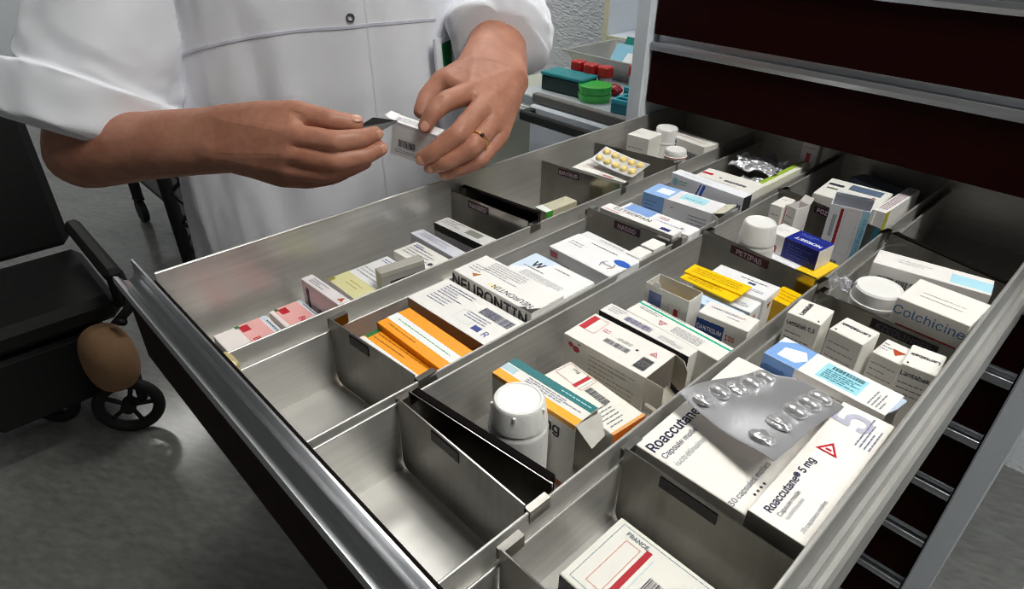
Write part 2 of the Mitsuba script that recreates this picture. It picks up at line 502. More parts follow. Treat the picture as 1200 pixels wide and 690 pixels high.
def divider(cn, y0, y1, label, txt=None, tcol='c4aebf', top=0.925, tag=(0.5, 0.036), backing=None, lean=0.0, clip=(1, 1), tagcol='2a0a14', x0=None):
    xa, xb = COL[cn]
    xa, xb = (x0 if x0 is not None else xa) + 0.001, xb - 0.001
    L = math.hypot(xb - xa, y1 - y0); yaw = math.degrees(math.atan2(y1 - y0, xb - xa))
    H = top - TF - 0.0015
    G = frame((xa, y0, top), yaw, L, (lean, 0))
    key = thing('drawer_divider', label, 'drawer divider')
    r = 0.007
    poly = [(0, 0), (0, -H + r), (r * .3, -H + r * .3), (r, -H), (L - r, -H), (L - r * .3, -H + r * .3), (L, -H + r), (L, 0)]
    m = extr(poly, 0.0, 0.0011, 'y'); m.apply_transform(G)
    part(key, 'plate', m, DIVIDER)
    if backing:
        m = extr([(q[0] * .96 + L * .02, q[1] * .97 + 0.001) for q in poly], 0.0012, 0.0012 + backing, 'y'); m.apply_transform(G)
        part(key, 'backing', m, FELT, label='black backing pad')
    for sgn, u in zip(clip, (0.0, L)):
        if not sgn: continue
        s = -1 if u == 0 else 1
        w = 0.0034
        m = cat([box(xx_(u, s, -0.0012), xx_(u, s, w), 0.0012, 0.019, -0.0046, -0.0038), box(xx_(u, s, w), xx_(u, s, w + 0.0008), 0.0012, 0.019, -0.014, -0.0038), box(xx_(u, s, -0.0012), xx_(u, s, -0.0004), 0.0012, 0.019, -0.014, -0.0038)])
        m.apply_transform(G); part(key, 'clip', m, DIVIDER)
    if tag:
        w, h = tag[1], 0.0094
        u = tag[0] * L
        m = rbox(u - w / 2, u + w / 2, -0.0007, 0.0, -0.0030 - h, -0.0030, 0.0002); m.apply_transform(G)
        part(key, 'name_tag', m, PLASTIC, color=c(tagcol), label='dark maroon embossed name tag')
        if txt:
            t = text(txt, 0.0054, True)
            if t.extents[0] > w * .9: t.apply_scale([w * .9 / t.extents[0], 1, 1])
            v = np.array(t.vertices)
            t = trimesh.Trimesh(np.stack([v[:, 0] + u, np.full(len(v), -0.0009), v[:, 1] - 0.0077], 1), t.faces, process=False); t.apply_transform(G)
            part(key, 'lettering', t, CARD, color=c(tcol))
    return key


divider(4, 0.158, 0.158, 'bare metal divider in front of the box marked FRANCE at the bottom edge', None, tag=None, clip=(1, 0))
divider(3, 0.1895, 0.1895, 'front plate of the pair of dividers before the big white tub, thin bright top edge', None, tag=(0.42, 0.030), tagcol='060606')
divider(3, 0.200, 0.214, 'black-backed divider right before the big white tub', None, tag=None, backing=0.0055, clip=(0, 0))
divider(2, 0.206, 0.214, 'dark divider with a black tag standing before the orange boxes', None, tag=(0.38, 0.026), tagcol='060606')
divider(4, 0.2725, 0.2725, 'metal divider with a black tag before the white capsule boxes', None, tag=(0.42, 0.042), tagcol='0a0608', clip=(1, 0), top=0.925)
divider(1, 0.461, 0.470, 'metal divider with a maroon tag, just before a black-backed plate, next to the worker', 'NASIES', tag=(0.37, 0.034), clip=(0, 1))
divider(1, 0.4735, 0.4875, 'black-backed divider behind the striped white carton, column next to the worker', None, tag=None, backing=0.0055, clip=(0, 0), top=0.928)
divider(1, 0.6215, 0.635, 'metal divider with a dark maroon tag right before the yellow pill blister', 'MAYRUR', tag=(0.37, 0.034), clip=(0, 1))
divider(1, 0.735, 0.757, 'crumpled metal divider behind the yellow pill blister', None, tag=None, clip=(0, 1))
divider(2, 0.5505, 0.5535, 'metal divider with a maroon tag between the blue-oval box and the blue-panelled boxes', 'NASSO', tag=(0.51, 0.036))
divider(3, 0.602, 0.588, 'metal divider with a long maroon tag between yellow leaflets and white bottle', 'PETIPAS', tag=(0.45, 0.046), tagcol='3a0c10')
divider(3, 0.781, 0.752, 'brownish metal divider with a maroon tag behind the two small white cartons', 'POZ', tag=(0.47, 0.022), tagcol='22081a')
divider(4, 0.569, 0.560, 'dark divider with the long black tag behind the row of small white cartons', 'KZEDLINGER', tag=(0.66, 0.056), tagcol='050308', tcol='4a3f4a', clip=(1, 0))
divider(4, 0.750, 0.716, 'metal divider with a black rear flap at the right edge of the drawer', None, tag=None, backing=0.006, clip=(1, 0))

# ------------------------------------------------------------------ boxes, column beside the worker
FL = TF + 0.0004
INK, GREY, BLUE, NAVY, RED, TEAL, ORG = '23232e', '8c8c96', '2b4fae', '1b1f66', 'b3202a', '1f6f74', 'f39a0c'
PINK = 'e3a9a6'
for i, (x, y, w) in enumerate(((-0.560, 0.143, 0.054), (-0.560, 0.2005, 0.0355))):
    carton('pink_box', ['pink and white flat box with a red square, nearest the grip rail', 'pink flat box with a red square against the upright white box'][i], (x, y, 0.872 + 0.002 * i), 0.098, w, 0.0195 + 0.002 * i, color='e6dedb', group=None,
           top=[('r', 0, .42 if i == 0 else .12, 1, .86, PINK), ('r', .03, .44 if i == 0 else .22, .15, .60 if i == 0 else .46, 'b5152b'), ('r', .0, .38 if i == 0 else .14, .05, .46 if i == 0 else .24, '2c6b3f'),
                ('r', 0, .88, 1, .97, 'c3cfe0'), ('t', 'Bu', .36, .55, .0065, 'c2273a', 0, True), ('l', .1, .9, .9, .95, 1, INK), ('l', .55, .5, .95, .8, 3, 'c97b78')],
           front=[('l', .1, .2, .8, .8, 2, GREY)])
carton('upright_box', 'white upright carton with a small orange triangle beside the pink boxes', (-0.5565, 0.2385, 0.900), 0.094, 0.0135, 0.900 - FL, yaw=2, color='dcd6d8',
       top=[('l', .1, .2, .4, .8, 3, GREY), ('w', .68, .5, .0045, 'b5573a', 0, True)], front=[('r', .08, .3, .14, .85, '3a3550'), ('l', .2, .4, .5, .6, 1, GREY), ('o', .33, .45, .002, .002, '222')])
carton('pale_green_box', 'white flat carton with a pale green end between upright carton and grey box', (-0.553, 0.2655, 0.890), 0.092, 0.076, 0.890 - FL, color='dfdfe0',
       top=[('r', 0, 0, 1, .34, 'd3cf9c'), ('l', .2, .12, .45, .26, 2, 'a59a4a'), ('o', .62, .15, .004, .003, '3f7f45'), ('r', .0, .0, .06, .10, '8f8330'), ('l', .04, .42, .6, .62, 3, GREY), ('l', .05, .84, .2, .94, 2, '5a6a9a'), ('l', .2, .66, .8, .95, 3, 'a5a5b0')])
carton('grey_box', 'small grey-backed carton lying askew on the pale green and white boxes', (-0.492, 0.293, 0.912), 0.050, 0.0135, 0.0205, yaw=80, color='a29f97', tilt=(0, -2), front=[('r', .0, .0, 1, .75, '8d8a86'), ('r', .2, .18, .9, .4, '2c2a28')])  # near side painted darker grey for its shade
carton('white_box', 'white carton with blue print just behind the small grey-backed box', (-0.543, 0.3435, 0.900), 0.096, 0.033, 0.900 - FL, yaw=1, top=[('l', .06, .2, .5, .8, 4, '5d6478'), ('l', .06, .7, .22, .88, 2, '2d3f86'), ('o', .55, .3, .003, .003, '303040')], front=[('l', .1, .3, .6, .8, 3, GREY)])
carton('slim_box', 'slim bluish-white carton before the box with the black stripe', (-0.5635, 0.3815, 0.902), 0.100, 0.0185, 0.902 - FL, yaw=0, color='cdced8', tilt=(-4, 0), top=[('l', .1, .25, .6, .8, 3, '9a9fb4')], front=[('r', .3, .15, 1, .5, '8ea3a3')])
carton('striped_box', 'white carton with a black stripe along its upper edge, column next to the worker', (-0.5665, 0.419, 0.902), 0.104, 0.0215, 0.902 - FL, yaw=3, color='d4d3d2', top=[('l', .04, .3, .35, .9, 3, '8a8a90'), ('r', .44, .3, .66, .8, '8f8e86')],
       front=[('r', 0, .80, 1, 1.0, '08080c'), ('r', .0, 0, 1, .8, 'a9a7aa')])  # grey below the stripe is side shade put into the colour
carton('beige_box', 'small beige carton with a white and green end, column next to the worker', (-0.4985, 0.5435, 0.900), 0.056, 0.021, 0.900 - FL, yaw=88, color='b9b49c', top=[('p', [(0, 0), (.0, 1), (.22, 1), (.16, 0)], 'dfe6e2')], front=[('r', 0, 0, .2, 1, '3d9a34')])
carton('flat_box', 'white flat box under the yellow pill blister', (-0.545, 0.641, 0.922), 0.083, 0.052, 0.922 - FL, yaw=7, top=[('r', .58, .02, .78, .10, 'a7283a'), ('l', .1, .2, .5, .5, 2, 'b88c8a'), ('l', .55, .2, .9, .35, 1, GREY), ('o', .76, .45, .002, .0015, '222'), ('f', .5, .06, .96, .95, 'c6c2c6', .0006)])
carton('square_box', 'small square white carton beside the white cap at the top of the drawer', (-0.566, 0.790, 0.931), 0.038, 0.040, 0.931 - FL, yaw=5, front=[('l', .1, .45, .8, .85, 3, GREY), ('l', .02, .55, .2, .72, 2, '2b2f86')], top=[('l', .1, .2, .6, .6, 2, 'b9b4ba')])
carton('white_box', 'white box with a blue mark and barcode at the far end of the first column', (-0.541, 0.850, 0.926), 0.080, 0.034, 0.926 - FL, yaw=-8, front=[('r', .18, .4, .34, .95, '2b3a8c'), ('b', .55, .45, .95, .8), ('l', .05, .1, .5, .3, 2, GREY)], top=[('l', .2, .3, .9, .5, 1, 'a55560'), ('l', .3, .6, .8, .8, 1, GREY)])

# ------------------------------------------------------------------ second column
def orange_top(extra):
    return [('r', 0, 0, 1, 1, ORG)] + extra
carton('orange_box', 'orange box with a white stripe down its middle, upper one of the orange pair', (-0.4165, 0.2395, 0.9165), 0.0905, 0.0355, 0.0058, color=ORG, tilt=(0, 0), top=[('r', 0, .31, 1, .64, 'e6e9e6'), ('l', .1, .45, .9, .50, 1, '3d8f6a'), ('l', .1, .15, .9, .22, 1, 'a86a10')], front=[('r', 0, 0, 1, 1, 'd98a10')])  # front orange painted darker than the top, as side shade
carton('orange_box', 'orange box with a white edge and green corner under its orange neighbour', (-0.414, 0.2165, 0.9105), 0.0885, 0.046, 0.9105 - FL, yaw=2, color=ORG, top=[('r', 0, 0, 1, .16, 'e6e6e0'), ('r', 0, .18, .06, .7, '2b6a2c'), ('l', .08, .24, .95, .46, 2, 'a86a10')], front=[('r', 0, .5, 1, 1, 'e2e0dc')])
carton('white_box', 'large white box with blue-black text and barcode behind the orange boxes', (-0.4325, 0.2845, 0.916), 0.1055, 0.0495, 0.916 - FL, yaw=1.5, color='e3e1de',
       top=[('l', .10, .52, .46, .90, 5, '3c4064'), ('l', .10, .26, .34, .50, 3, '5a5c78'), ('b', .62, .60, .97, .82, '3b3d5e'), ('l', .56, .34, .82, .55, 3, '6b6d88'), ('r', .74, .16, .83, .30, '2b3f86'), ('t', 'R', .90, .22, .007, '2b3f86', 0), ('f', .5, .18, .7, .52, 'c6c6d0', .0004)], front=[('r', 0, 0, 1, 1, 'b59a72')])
carton('lettered_box', 'white box with big black capitals along its near side, torn at its right end', (-0.4305, 0.3385, 0.9255), 0.106, 0.0440, 0.9255 - FL, yaw=1, color='e4e2df',
       front=[('t', 'NEURONTIN', .47, .865, .0125, '14141c', 0, True)],
       top=[('p', [(.16, .22), (.22, .12), (.25, .32)], 'a5672a'), ('l', .06, .3, .22, .6, 3, GREY), ('l', .18, .45, .62, .92, 6, '9b9ba3'), ('t', 'NEURONTIN', .70, .17, .0062, '2a2a34', 180), ('r', .40, .12, .52, .2, 'e5d9a6'), ('p', [(.86, 0), (.90, .10), (.93, .05), (1.0, .28), (1, 0)], '150c08')])  # last dark shape paints the shaded hole of the tear
carton('white_box', 'white box with a black W mark and a pale blue corner', (-0.4045, 0.3840, 0.922), 0.0795, 0.044, 0.922 - FL, yaw=0, color='e4e4e4',
       top=[('p', [(0, .15), (0, 1), (.42, 1), (.3, .55)], 'c8d8ea'), ('t', 'W', .25, .62, .010, '16161c', 0, True), ('l', .1, .35, .45, .5, 1, '3a3a44'), ('l', .45, .72, .85, .86, 1, '5a5a55'), ('l', .2, .05, .85, .30, 4, 'b4b4b8')])
carton('blue_oval_box', 'white box with a blue oval on top and a red label on its side', (-0.408, 0.451, 0.921), 0.085, 0.047, 0.028, yaw=-2, color='e2e2e4',
       front=[('r', .03, .62, .16, .88, 'c8707c'), ('l', .03, .1, .45, .55, 4, GREY), ('l', .6, .15, .95, .5, 3, 'a2a2aa')],
       top=[('l', .3, .80, .72, .88, 1, '3a3a40'), ('l', .08, .45, .3, .65, 2, GREY), ('o', .90, .62, .010, .0055, '2358b8'), ('t', 'Roche', .80, .34, .0034, '4a5568', 0), ('p', [(.70, .34), (.735, .48), (.75, .48), (.715, .34)], '6a7488'), ('p', [(.70, .34), (.735, .2), (.75, .2), (.715, .34)], '6a7488'), ('p', [(.90, .34), (.865, .48), (.85, .48), (.885, .34)], '6a7488'), ('p', [(.90, .34), (.865, .2), (.85, .2), (.885, .34)], 'c0704a')])
carton('thin_box', 'thin white carton standing behind the box with the blue oval', (-0.4065, 0.5005, 0.919), 0.082, 0.012, 0.919 - FL, yaw=-3, color='dcdcde', top=[('l', .3, .3, .8, .7, 1, GREY)])
carton('lower_box', 'white box with a navy corner under the box with the blue oval', (-0.411, 0.4440, 0.8925), 0.084, 0.050, 0.8925 - FL, yaw=-2, color='d2d2d8', front=[('r', 0, .6, .3, .98, '24286e'), ('l', .4, .5, .9, .9, 3, GREY)])
for i, (x, y) in enumerate(((-0.3435, 0.5005), (-0.3445, 0.5268))):
    carton('small_carton', ['small blank white carton, nearer of the pair right of the blue-oval box', 'small blank white carton, farther of the pair right of the blue-oval box'][i], (x, y, 0.921), 0.0175, 0.0225, 0.921 - FL, color='e6e4e0', front=[('l', .1, .5, .9, .8, 3, GREY)] if i == 0 else [])
carton('lettered_box', 'white box with grey capitals underlined in red, leaning on a tagged metal divider', (-0.4285, 0.560, 0.926), 0.101, 0.0185, 0.926 - FL, yaw=1, color='e6e4e2', top=[('t', 'DITROPAN', .38, .62, .0072, '2c2c38', 0), ('r', .05, .12, .26, .2, 'b5525a'), ('r', .80, .15, .92, .5, '2a2f66')])
carton('white_box', 'white box with a flat blue panel, just before the blue-ended carton', (-0.418, 0.5815, 0.922), 0.098, 0.0245, 0.922 - FL, yaw=0, color='e6e6e8', top=[('r', .05, .1, .42, .95, '7d9fd6'), ('l', .5, .5, .64, .8, 2, 'a04a58'), ('l', .5, .2, .9, .35, 1, '6b86b4'), ('o', .85, .4, .002, .001, '444')])
carton('blue_end_box', 'white carton with a pale blue end and an open beige flap, second column', (-0.4225, 0.637, 0.926), 0.094, 0.0365, 0.034, yaw=4, color='dedee2', open_end='right',
       front=[('r', 0, 0, .32, 1, '7fa6dc'), ('l', .05, .1, .28, .8, 5, '4a6fb0'), ('l', .42, .7, .5, .8, 1, 'b05a5a'), ('l', .68, .2, .95, .75, 4, '7a7a88')], top=[('r', 0, 0, .36, 1, '8fb2e2'), ('r', .12, .3, .32, .75, 'e2e8f0'), ('r', .45, .35, .80, .88, 'a9d8e4'), ('l', .5, .45, .75, .6, 1, '5a9ab0')],  # blue of the front painted darker than on top, as shade
       flaps=[([(.094, 0, 0), (.107, .001, .004), (.107, .034, .004), (.094, .0365, 0)], 'c4bfae'), ([(.094, 0, -.034), (.094, 0, 0), (.103, -.003, -.002), (.103, -.003, -.030)], 'd6d4cc')])
carton('support_box', 'white box carrying the pale blue-ended carton in the second column', (-0.4215, 0.637, 0.8915), 0.094, 0.0365, 0.8915 - FL, yaw=4, color='cfd0d4')
carton('blue_logo_box', 'long white carton with blue logo and slanted blue bars standing on its side', (-0.424, 0.6985, 0.935), 0.106, 0.0175, 0.935 - FL, yaw=-3, color='e2e4ea',
       front=[('p', [(.02, .60), (.02, .74), (.20, .74), (.22, .68), (.19, .60)], '2b5fc4'), ('l', .05, .64, .18, .70, 1, 'dfe8f5'), ('o', .07, .88, .004, .005, '8fc4d0'), ('l', .12, .84, .24, .93, 2, '6ab08a'), ('p', [(.33, .62), (.42, .97), (.44, .97), (.35, .62)], '2b49a8'), ('p', [(.38, .62), (.46, .97), (.50, .97), (.42, .62)], '3d62c8'), ('t', 'R', .955, .84, .0062, '2c2c4a', 180, True)],
       top=[('l', .1, .3, .6, .7, 1, 'c0c4d0')], right=[('p', [(0, .6), (0, 1), (1, 1), (1, .8)], '1a1a20')])
carton('red_stripe_box', 'white flat box with a short red stripe behind the long carton with the blue logo', (-0.410, 0.7215, 0.926), 0.082, 0.050, 0.926 - FL, yaw=2, top=[('r', .02, .55, .20, .68, 'b5202e'), ('r', .45, .40, .82, .52, '6a6a74'), ('o', .36, .55, .002, .0015, '222'), ('l', .1, .1, .8, .3, 2, 'b0b0b4')])
carton('green_edge_box', 'narrow box with a yellow-green edge lying along the rail', (-0.3425, 0.762, 0.925), 0.013, 0.135, 0.925 - FL, yaw=-1, color='d9d9c8', top=[('r', 0, 0, .5, 1, '8fae3a')])
carton('standing_card_box', 'white carton standing upright at the shaded end of the second column', (-0.352, 0.915, 0.952), 0.024, 0.016, 0.952 - FL, yaw=0, color='cfc9cc', front=[('r', .35, .6, .62, .8, 'a8353c'), ('l', .1, .83, .8, .93, 1, GREY)])

# ------------------------------------------------------------------ third column
carton('teal_band_box', 'open box with orange, white and teal bands behind the big white tub', (-0.2915, 0.264, 0.921), 0.084, 0.0265, 0.921 - FL, yaw=2, color='dcdad4', open_end='right',
       top=[('r', 0, 0, 1, .30, 'f0a418'), ('r', 0, .68, 1, 1, '176b70'), ('r', .0, .36, .16, .64, 'a9c4cc'), ('l', .30, .36, .95, .62, 3, '7d7d98'), ('l', .62, .78, .96, .9, 1, '9fd0d0')],
       front=[('t', 'mg', .73, .80, .0095, '20202a', 0, True), ('l', .60, .58, .72, .63, 1, GREY), ('r', 0, .94, 1, 1, 'e09a18'), ('r', 0, .0, .9, .07, 'b5572a')],  # front orange edge painted darker than the top band, as shade
       flaps=[([(.084, .0, 0), (.097, .004, -.016), (.0965, .020, -.014), (.0875, .024, 0)], 'c9c7c0'), ([(.084, 0, -.068), (.084, .0, 0), (.0845, .0, 0), (.0845, .0, -.068)], 'c9c7c0')])
carton('orange_end_box', 'white box with a red stripe, barcode and orange end next to the teal-banded box', (-0.2695, 0.294, 0.9125), 0.0815, 0.0345, 0.9125 - FL, yaw=-5, color='e2dfd6',
       top=[('f', .03, .45, .40, .95, 'b0474a', .0004), ('r', .28, .42, .33, .93, 'b01e28'), ('r', .36, .44, .37, .9, '8fb8b0'), ('b', .42, .5, .68, .7), ('t', 'mg', .16, .86, .0036, '3a3a2c', 0), ('l', .66, .12, .94, .6, 6, '7a7a80', True), ('r', .97, 0, 1, 1, 'd9a05a')],
       right=[('r', 0, .82, 1, 1, 'd06a18'), ('l', .1, .5, .8, .75, 2, GREY), ('r', 0, .74, 1, .82, 'b45a18')])
carton('red_bar_box', 'big white box with a red bar and barcodes, torn open at its right end', (-0.2855, 0.3405, 0.925), 0.0825, 0.0425, 0.925 - FL, yaw=1.5, color='e4e0db', open_end='right',
       top=[('r', .02, .40, .10, .92, 'b81e28') , ('f', .02, .40, .22, .92, 'c06068', .0004), ('b', .36, .34, .66, .48, '55555c'), ('b', .80, .12, .93, .50, '3a3a40', True), ('l', .45, .56, .62, .66, 2, '8a8a90'), ('r', .68, .54, .71, .60, '1a1a1a'), ('w', .86, .68, .0042, 'b55a66', 0), ('l', .25, .58, .33, .72, 2, 'c06870')],
       front=[('o', .10, .90, .0028, .0024, 'c0505c'), ('o', .17, .87, .0036, .0030, 'b8404c'), ('l', .19, .93, .26, .97, 1, '3a3a40'), ('l', .34, .55, .9, .92, 6, 'b0aca8')],
       flaps=[([(.0825, .0, -.022), (.0825, .0, 0), (.0960, .006, -.006), (.0965, .007, -.030)], 'c9c3b8'), ([(.0825, .0425, 0), (.0825, .0425, -.028), (.100, .034, -.028), (.099, .035, -.004), (.093, .0385, .001)], 'b8b0a2'), ([(.0825, .004, -.030), (.0935, .006, -.034), (.0935, .036, -.034), (.0825, .038, -.030)], 'a8a294')])
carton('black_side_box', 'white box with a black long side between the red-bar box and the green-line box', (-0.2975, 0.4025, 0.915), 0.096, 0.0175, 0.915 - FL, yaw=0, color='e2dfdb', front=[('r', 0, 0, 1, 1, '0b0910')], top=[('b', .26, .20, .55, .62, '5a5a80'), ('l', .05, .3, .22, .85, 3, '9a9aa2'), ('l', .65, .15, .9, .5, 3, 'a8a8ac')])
carton('green_line_box', 'white box with a turquoise line and red triangle beside the open carton', (-0.281, 0.4205, 0.9155), 0.099, 0.0255, 0.9155 - FL, yaw=-3, color='e3e2dc', top=[('r', .0, .72, 1, .82, '25a88c'), ('w', .36, .30, .0050, 'a84a52', 180), ('l', .06, .45, .30, .66, 2, '9a9aa0'), ('l', .48, .1, .78, .55, 5, 'a0a0a4'), ('l', .1, .88, .5, .94, 1, '4a7a78')])
key = carton('open_carton', 'open-topped small white carton holding yellow sachets, with a red bar on its side', (-0.2835, 0.452, 0.931), 0.047, 0.023, 0.931 - FL, yaw=1, color='d9d8d4', open_end='top',
       front=[('r', .10, .74, .40, .92, '6a74a8'), ('l', .1, .4, .4, .66, 4, '8fb8c8'), ('r', .70, .40, .80, .82, 'b02a34'), ('f', .58, .36, .84, .86, 'c4a0a0', .0004), ('l', .48, .45, .55, .6, 2, 'b0303a')],
       flaps=[([(0.008, 0.0004, -.002), (.016, 0.0004, -.002), (.015, -.001, .006), (.010, -.001, .006)], 'e8e6e2')])
for i, (dx, dy) in enumerate(((0.010, 0.006), (0.022, 0.009), (0.034, 0.006))):
    m = trimesh.creation.icosphere(subdivisions=2, radius=1.0); m.apply_scale([0.0085, 0.0075, 0.020]); m.apply_translation([-0.2835 + dx + .0015, 0.452 + dy + .004, 0.899])
    solo('yellow_sachet', m, PLASTIC, 'yellow sachet inside the open white carton', 'sachet', True, c('b8962a'), 'yellow sachets in the open carton')
carton('pale_blue_box', 'thin pale blue carton behind the open white carton', (-0.2815, 0.4795, 0.917), 0.080, 0.0150, 0.917 - FL, yaw=0, color='c2d6ea', top=[('l', .55, .3, .9, .6, 1, '8ab0d0'), ('o', .62, .45, .0022, .0018, '5a7a6a')])
carton('white_box', 'white carton under the yellow leaflets, nearer the camera, orange triangle at its end', (-0.262, 0.4985, 0.9145), 0.062, 0.0235, 0.9145 - FL, yaw=4, color='dfe2e4', top=[('l', .4, .2, .9, .5, 3, '8f9ab0')], right=[('w', .4, .85, .0045, 'a8582a', 180, True)])
carton('white_box', 'white carton with dark lettering and an orange triangle, touching the long maroon-tagged divider', (-0.2635, 0.5245, 0.918), 0.064, 0.0335, 0.918 - FL, yaw=2, color='dfe0e2', top=[('l', .42, .70, .85, .80, 1, '33333c'), ('r', .58, .52, .70, .64, '3a4060'), ('l', .4, .1, .9, .35, 3, '8f9ab0')], right=[('w', .35, .85, .0045, 'a8582a', 180, True)])
for i, (x, y, L, W, yw) in enumerate(((-0.276, 0.4985, 0.058, 0.016, -2), (-0.278, 0.5085, 0.062, 0.021, 2))):
    carton('yellow_leaflet', ['yellow folded leaflet, nearer of the two on the white cartons', 'yellow folded leaflet, farther of the two on the white cartons'][i], (x, y, 0.9215 + 0.0018 * i), L, W, 0.0018, yaw=yw, color='f0c400', cat_='leaflet', top=[('l', .1, .2, .9, .8, 3, 'b08e00')])
carton('lettered_box', 'white carton with a dark blue lettered panel and red 100 on its near side', (-0.2275, 0.4545, 0.9245), 0.047, 0.0245, 0.9245 - FL, yaw=5, color='e2e0dc',
       front=[('r', .0, .70, .56, .92, '24448c'), ('t', 'DANTRIUM', .28, .81, .0046, 'e6ecf4', 0, True, .0235), ('t', '100', .70, .80, .0052, 'b0303c', 0, True, .009), ('l', .3, .58, .62, .66, 1, '6a6a74')], top=[('t', 'DANTRIUM', .38, .62, .0032, '3a3a6a', 0), ('t', '100', .72, .62, .0030, 'b06a70', 0), ('l', .5, .3, .8, .45, 1, '9a9aa2')])
carton('yellow_box', 'yellow box by the rail, right of the cartons with orange triangles', (-0.2085, 0.5485, 0.910), 0.027, 0.031, 0.910 - FL, yaw=-6, color='e8b800', top=[('l', .1, .2, .9, .8, 3, 'a88400')], front=[('r', 0, 0, 1, 1, 'd8a800')])  # front yellow darkened in the colour for side shade
carton('navy_box', 'white carton with a navy blue sleeve beside the white bottle', (-0.2600, 0.640, 0.9320), 0.062, 0.029, 0.0225, yaw=-7, color='e0dedb',
       top=[('r', .36, 0, 1, 1, '1c2680'), ('t', 'NORSET', .70, .32, .0055, 'e8ecf6', 180, True), ('l', .45, .62, .9, .85, 2, '6a78c0'), ('l', .08, .3, .3, .6, 2, 'b0b0b4')], front=[('r', .36, 0, 1, 1, '161e70'), ('r', 0, .05, .25, .4, 'b05058'), ('l', .45, .2, .9, .8, 4, '4a58a8')])  # navy of the front painted darker than the top, for shade
carton('barcode_box', 'white and yellow box with a barcode under the navy-sleeved carton', (-0.2750, 0.6300, 0.9090), 0.086, 0.044, 0.9090 - FL, yaw=-6, color='dcdce0', front=[('r', .72, 0, 1, 1, 'e0b820'), ('b', .42, .5, .66, .85)], top=[('r', .72, 0, 1, 1, 'e6c024')], right=[('r', 0, 0, 1, 1, 'd8b018')])  # yellow sides painted darker than the top, as shade
carton('small_carton', 'small closed white carton, left of the pair behind the white bottle', (-0.2945, 0.716, 0.929), 0.0155, 0.033, 0.929 - FL, yaw=0, front=[('l', .2, .5, .8, .9, 4, GREY)], top=[('l', .2, .6, .8, .8, 1, 'b08a8a')])
carton('small_carton', 'small open white carton with a raised lid, right of the pair behind the white bottle', (-0.2785, 0.722, 0.931), 0.0150, 0.024, 0.931 - FL, yaw=-14, color='dcd9d6', open_end='top', front=[('l', .2, .5, .8, .9, 4, GREY), ('r', .05, .6, .12, .95, 'b0404a')],
       flaps=[([(0, .024, 0), (.015, .024, 0), (.014, .030, .007), (.001, .030, .007)], 'cfcac6')])
carton('tall_open_box', 'tall open white box with dark red bar and blue side behind the navy-sleeved carton', (-0.2255, 0.7085, 0.954), 0.040, 0.024, 0.098, yaw=14, tilt=(6, 0), color='d6d8de', open_end='top',
       front=[('r', .28, .45, .36, .97, '8f1a2a'), ('r', .12, .6, .22, .88, '9a9ea8'), ('r', .82, .1, 1, 1, '9cc8de'), ('f', .42, .4, .76, .97, 'c8b4b8', .0004), ('l', .84, .3, .98, .9, 6, '4a8ab0', True), ('b', .3, .12, .55, .3)], right=[('r', 0, 0, 1, 1, '58a8cc'), ('l', .2, .3, .8, .9, 6, '2a6a90')],
       flaps=[([(0, .024, 0), (.04, .024, 0), (.039, .020, .006), (.001, .020, .006)], 'c9ccd2')])
carton('flat_box', 'white flat box with pale blue labels in the shaded back of the third column', (-0.2755, 0.788, 0.9285), 0.074, 0.068, 0.9285 - FL, yaw=4, color='dbdad4', top=[('r', .08, .42, .26, .50, '6a6a60'), ('r', .30, .16, .68, .42, 'a8c4d4'), ('r', .80, .1, .86, .52, 'a04838'), ('r', .05, .62, .3, .74, '3a3a44'), ('r', .38, .6, .9, .9, '5a6a80')], front=[('l', .2, .4, .5, .6, 1, '8a8aa8')])
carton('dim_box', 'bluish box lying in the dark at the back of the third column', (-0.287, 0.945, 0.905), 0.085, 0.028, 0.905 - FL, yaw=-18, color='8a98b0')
carton('leaning_strip', 'narrow white printed carton standing along the rail at the back of the third column', (-0.1905, 0.795, 0.928), 0.104, 0.0145, 0.928 - FL, yaw=88, color='e2e0de', top=[('l', .08, .15, .95, .85, 4, '8a6a78')], front=[('r', 0, 0, .12, 1, 'a8a830')])

# ------------------------------------------------------------------ fourth column
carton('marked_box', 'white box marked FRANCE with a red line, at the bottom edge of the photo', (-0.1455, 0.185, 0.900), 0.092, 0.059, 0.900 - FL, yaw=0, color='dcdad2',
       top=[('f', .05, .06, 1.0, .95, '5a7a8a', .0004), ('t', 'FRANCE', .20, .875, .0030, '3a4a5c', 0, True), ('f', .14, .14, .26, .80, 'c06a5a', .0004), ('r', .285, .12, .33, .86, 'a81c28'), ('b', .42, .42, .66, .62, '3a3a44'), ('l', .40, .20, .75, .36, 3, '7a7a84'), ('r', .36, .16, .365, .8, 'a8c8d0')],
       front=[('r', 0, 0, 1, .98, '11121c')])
carton('capsule_box', 'large white box with navy lettering, mostly under the silver blister', (-0.1685, 0.2845, 0.9205), 0.083, 0.142, 0.9205 - FL, yaw=1, color='eae6e0', cat_='medicine box',
       top=[('t', 'Roaccutane', .125, .225, .0078, '1f2440', 90, True), ('t', 'Capsule molle', .25, .165, .0044, '3a3e58', 90), ('t', 'isotrétinoïne', .365, .15, .0044, '9a9ca8', 90), ('t', '30 capsules molles', .87, .175, .0040, '4a4c60', 90)] + [('o', .95, .13 + .03 * q, .0010, .0010, INK) for q in range(4)])
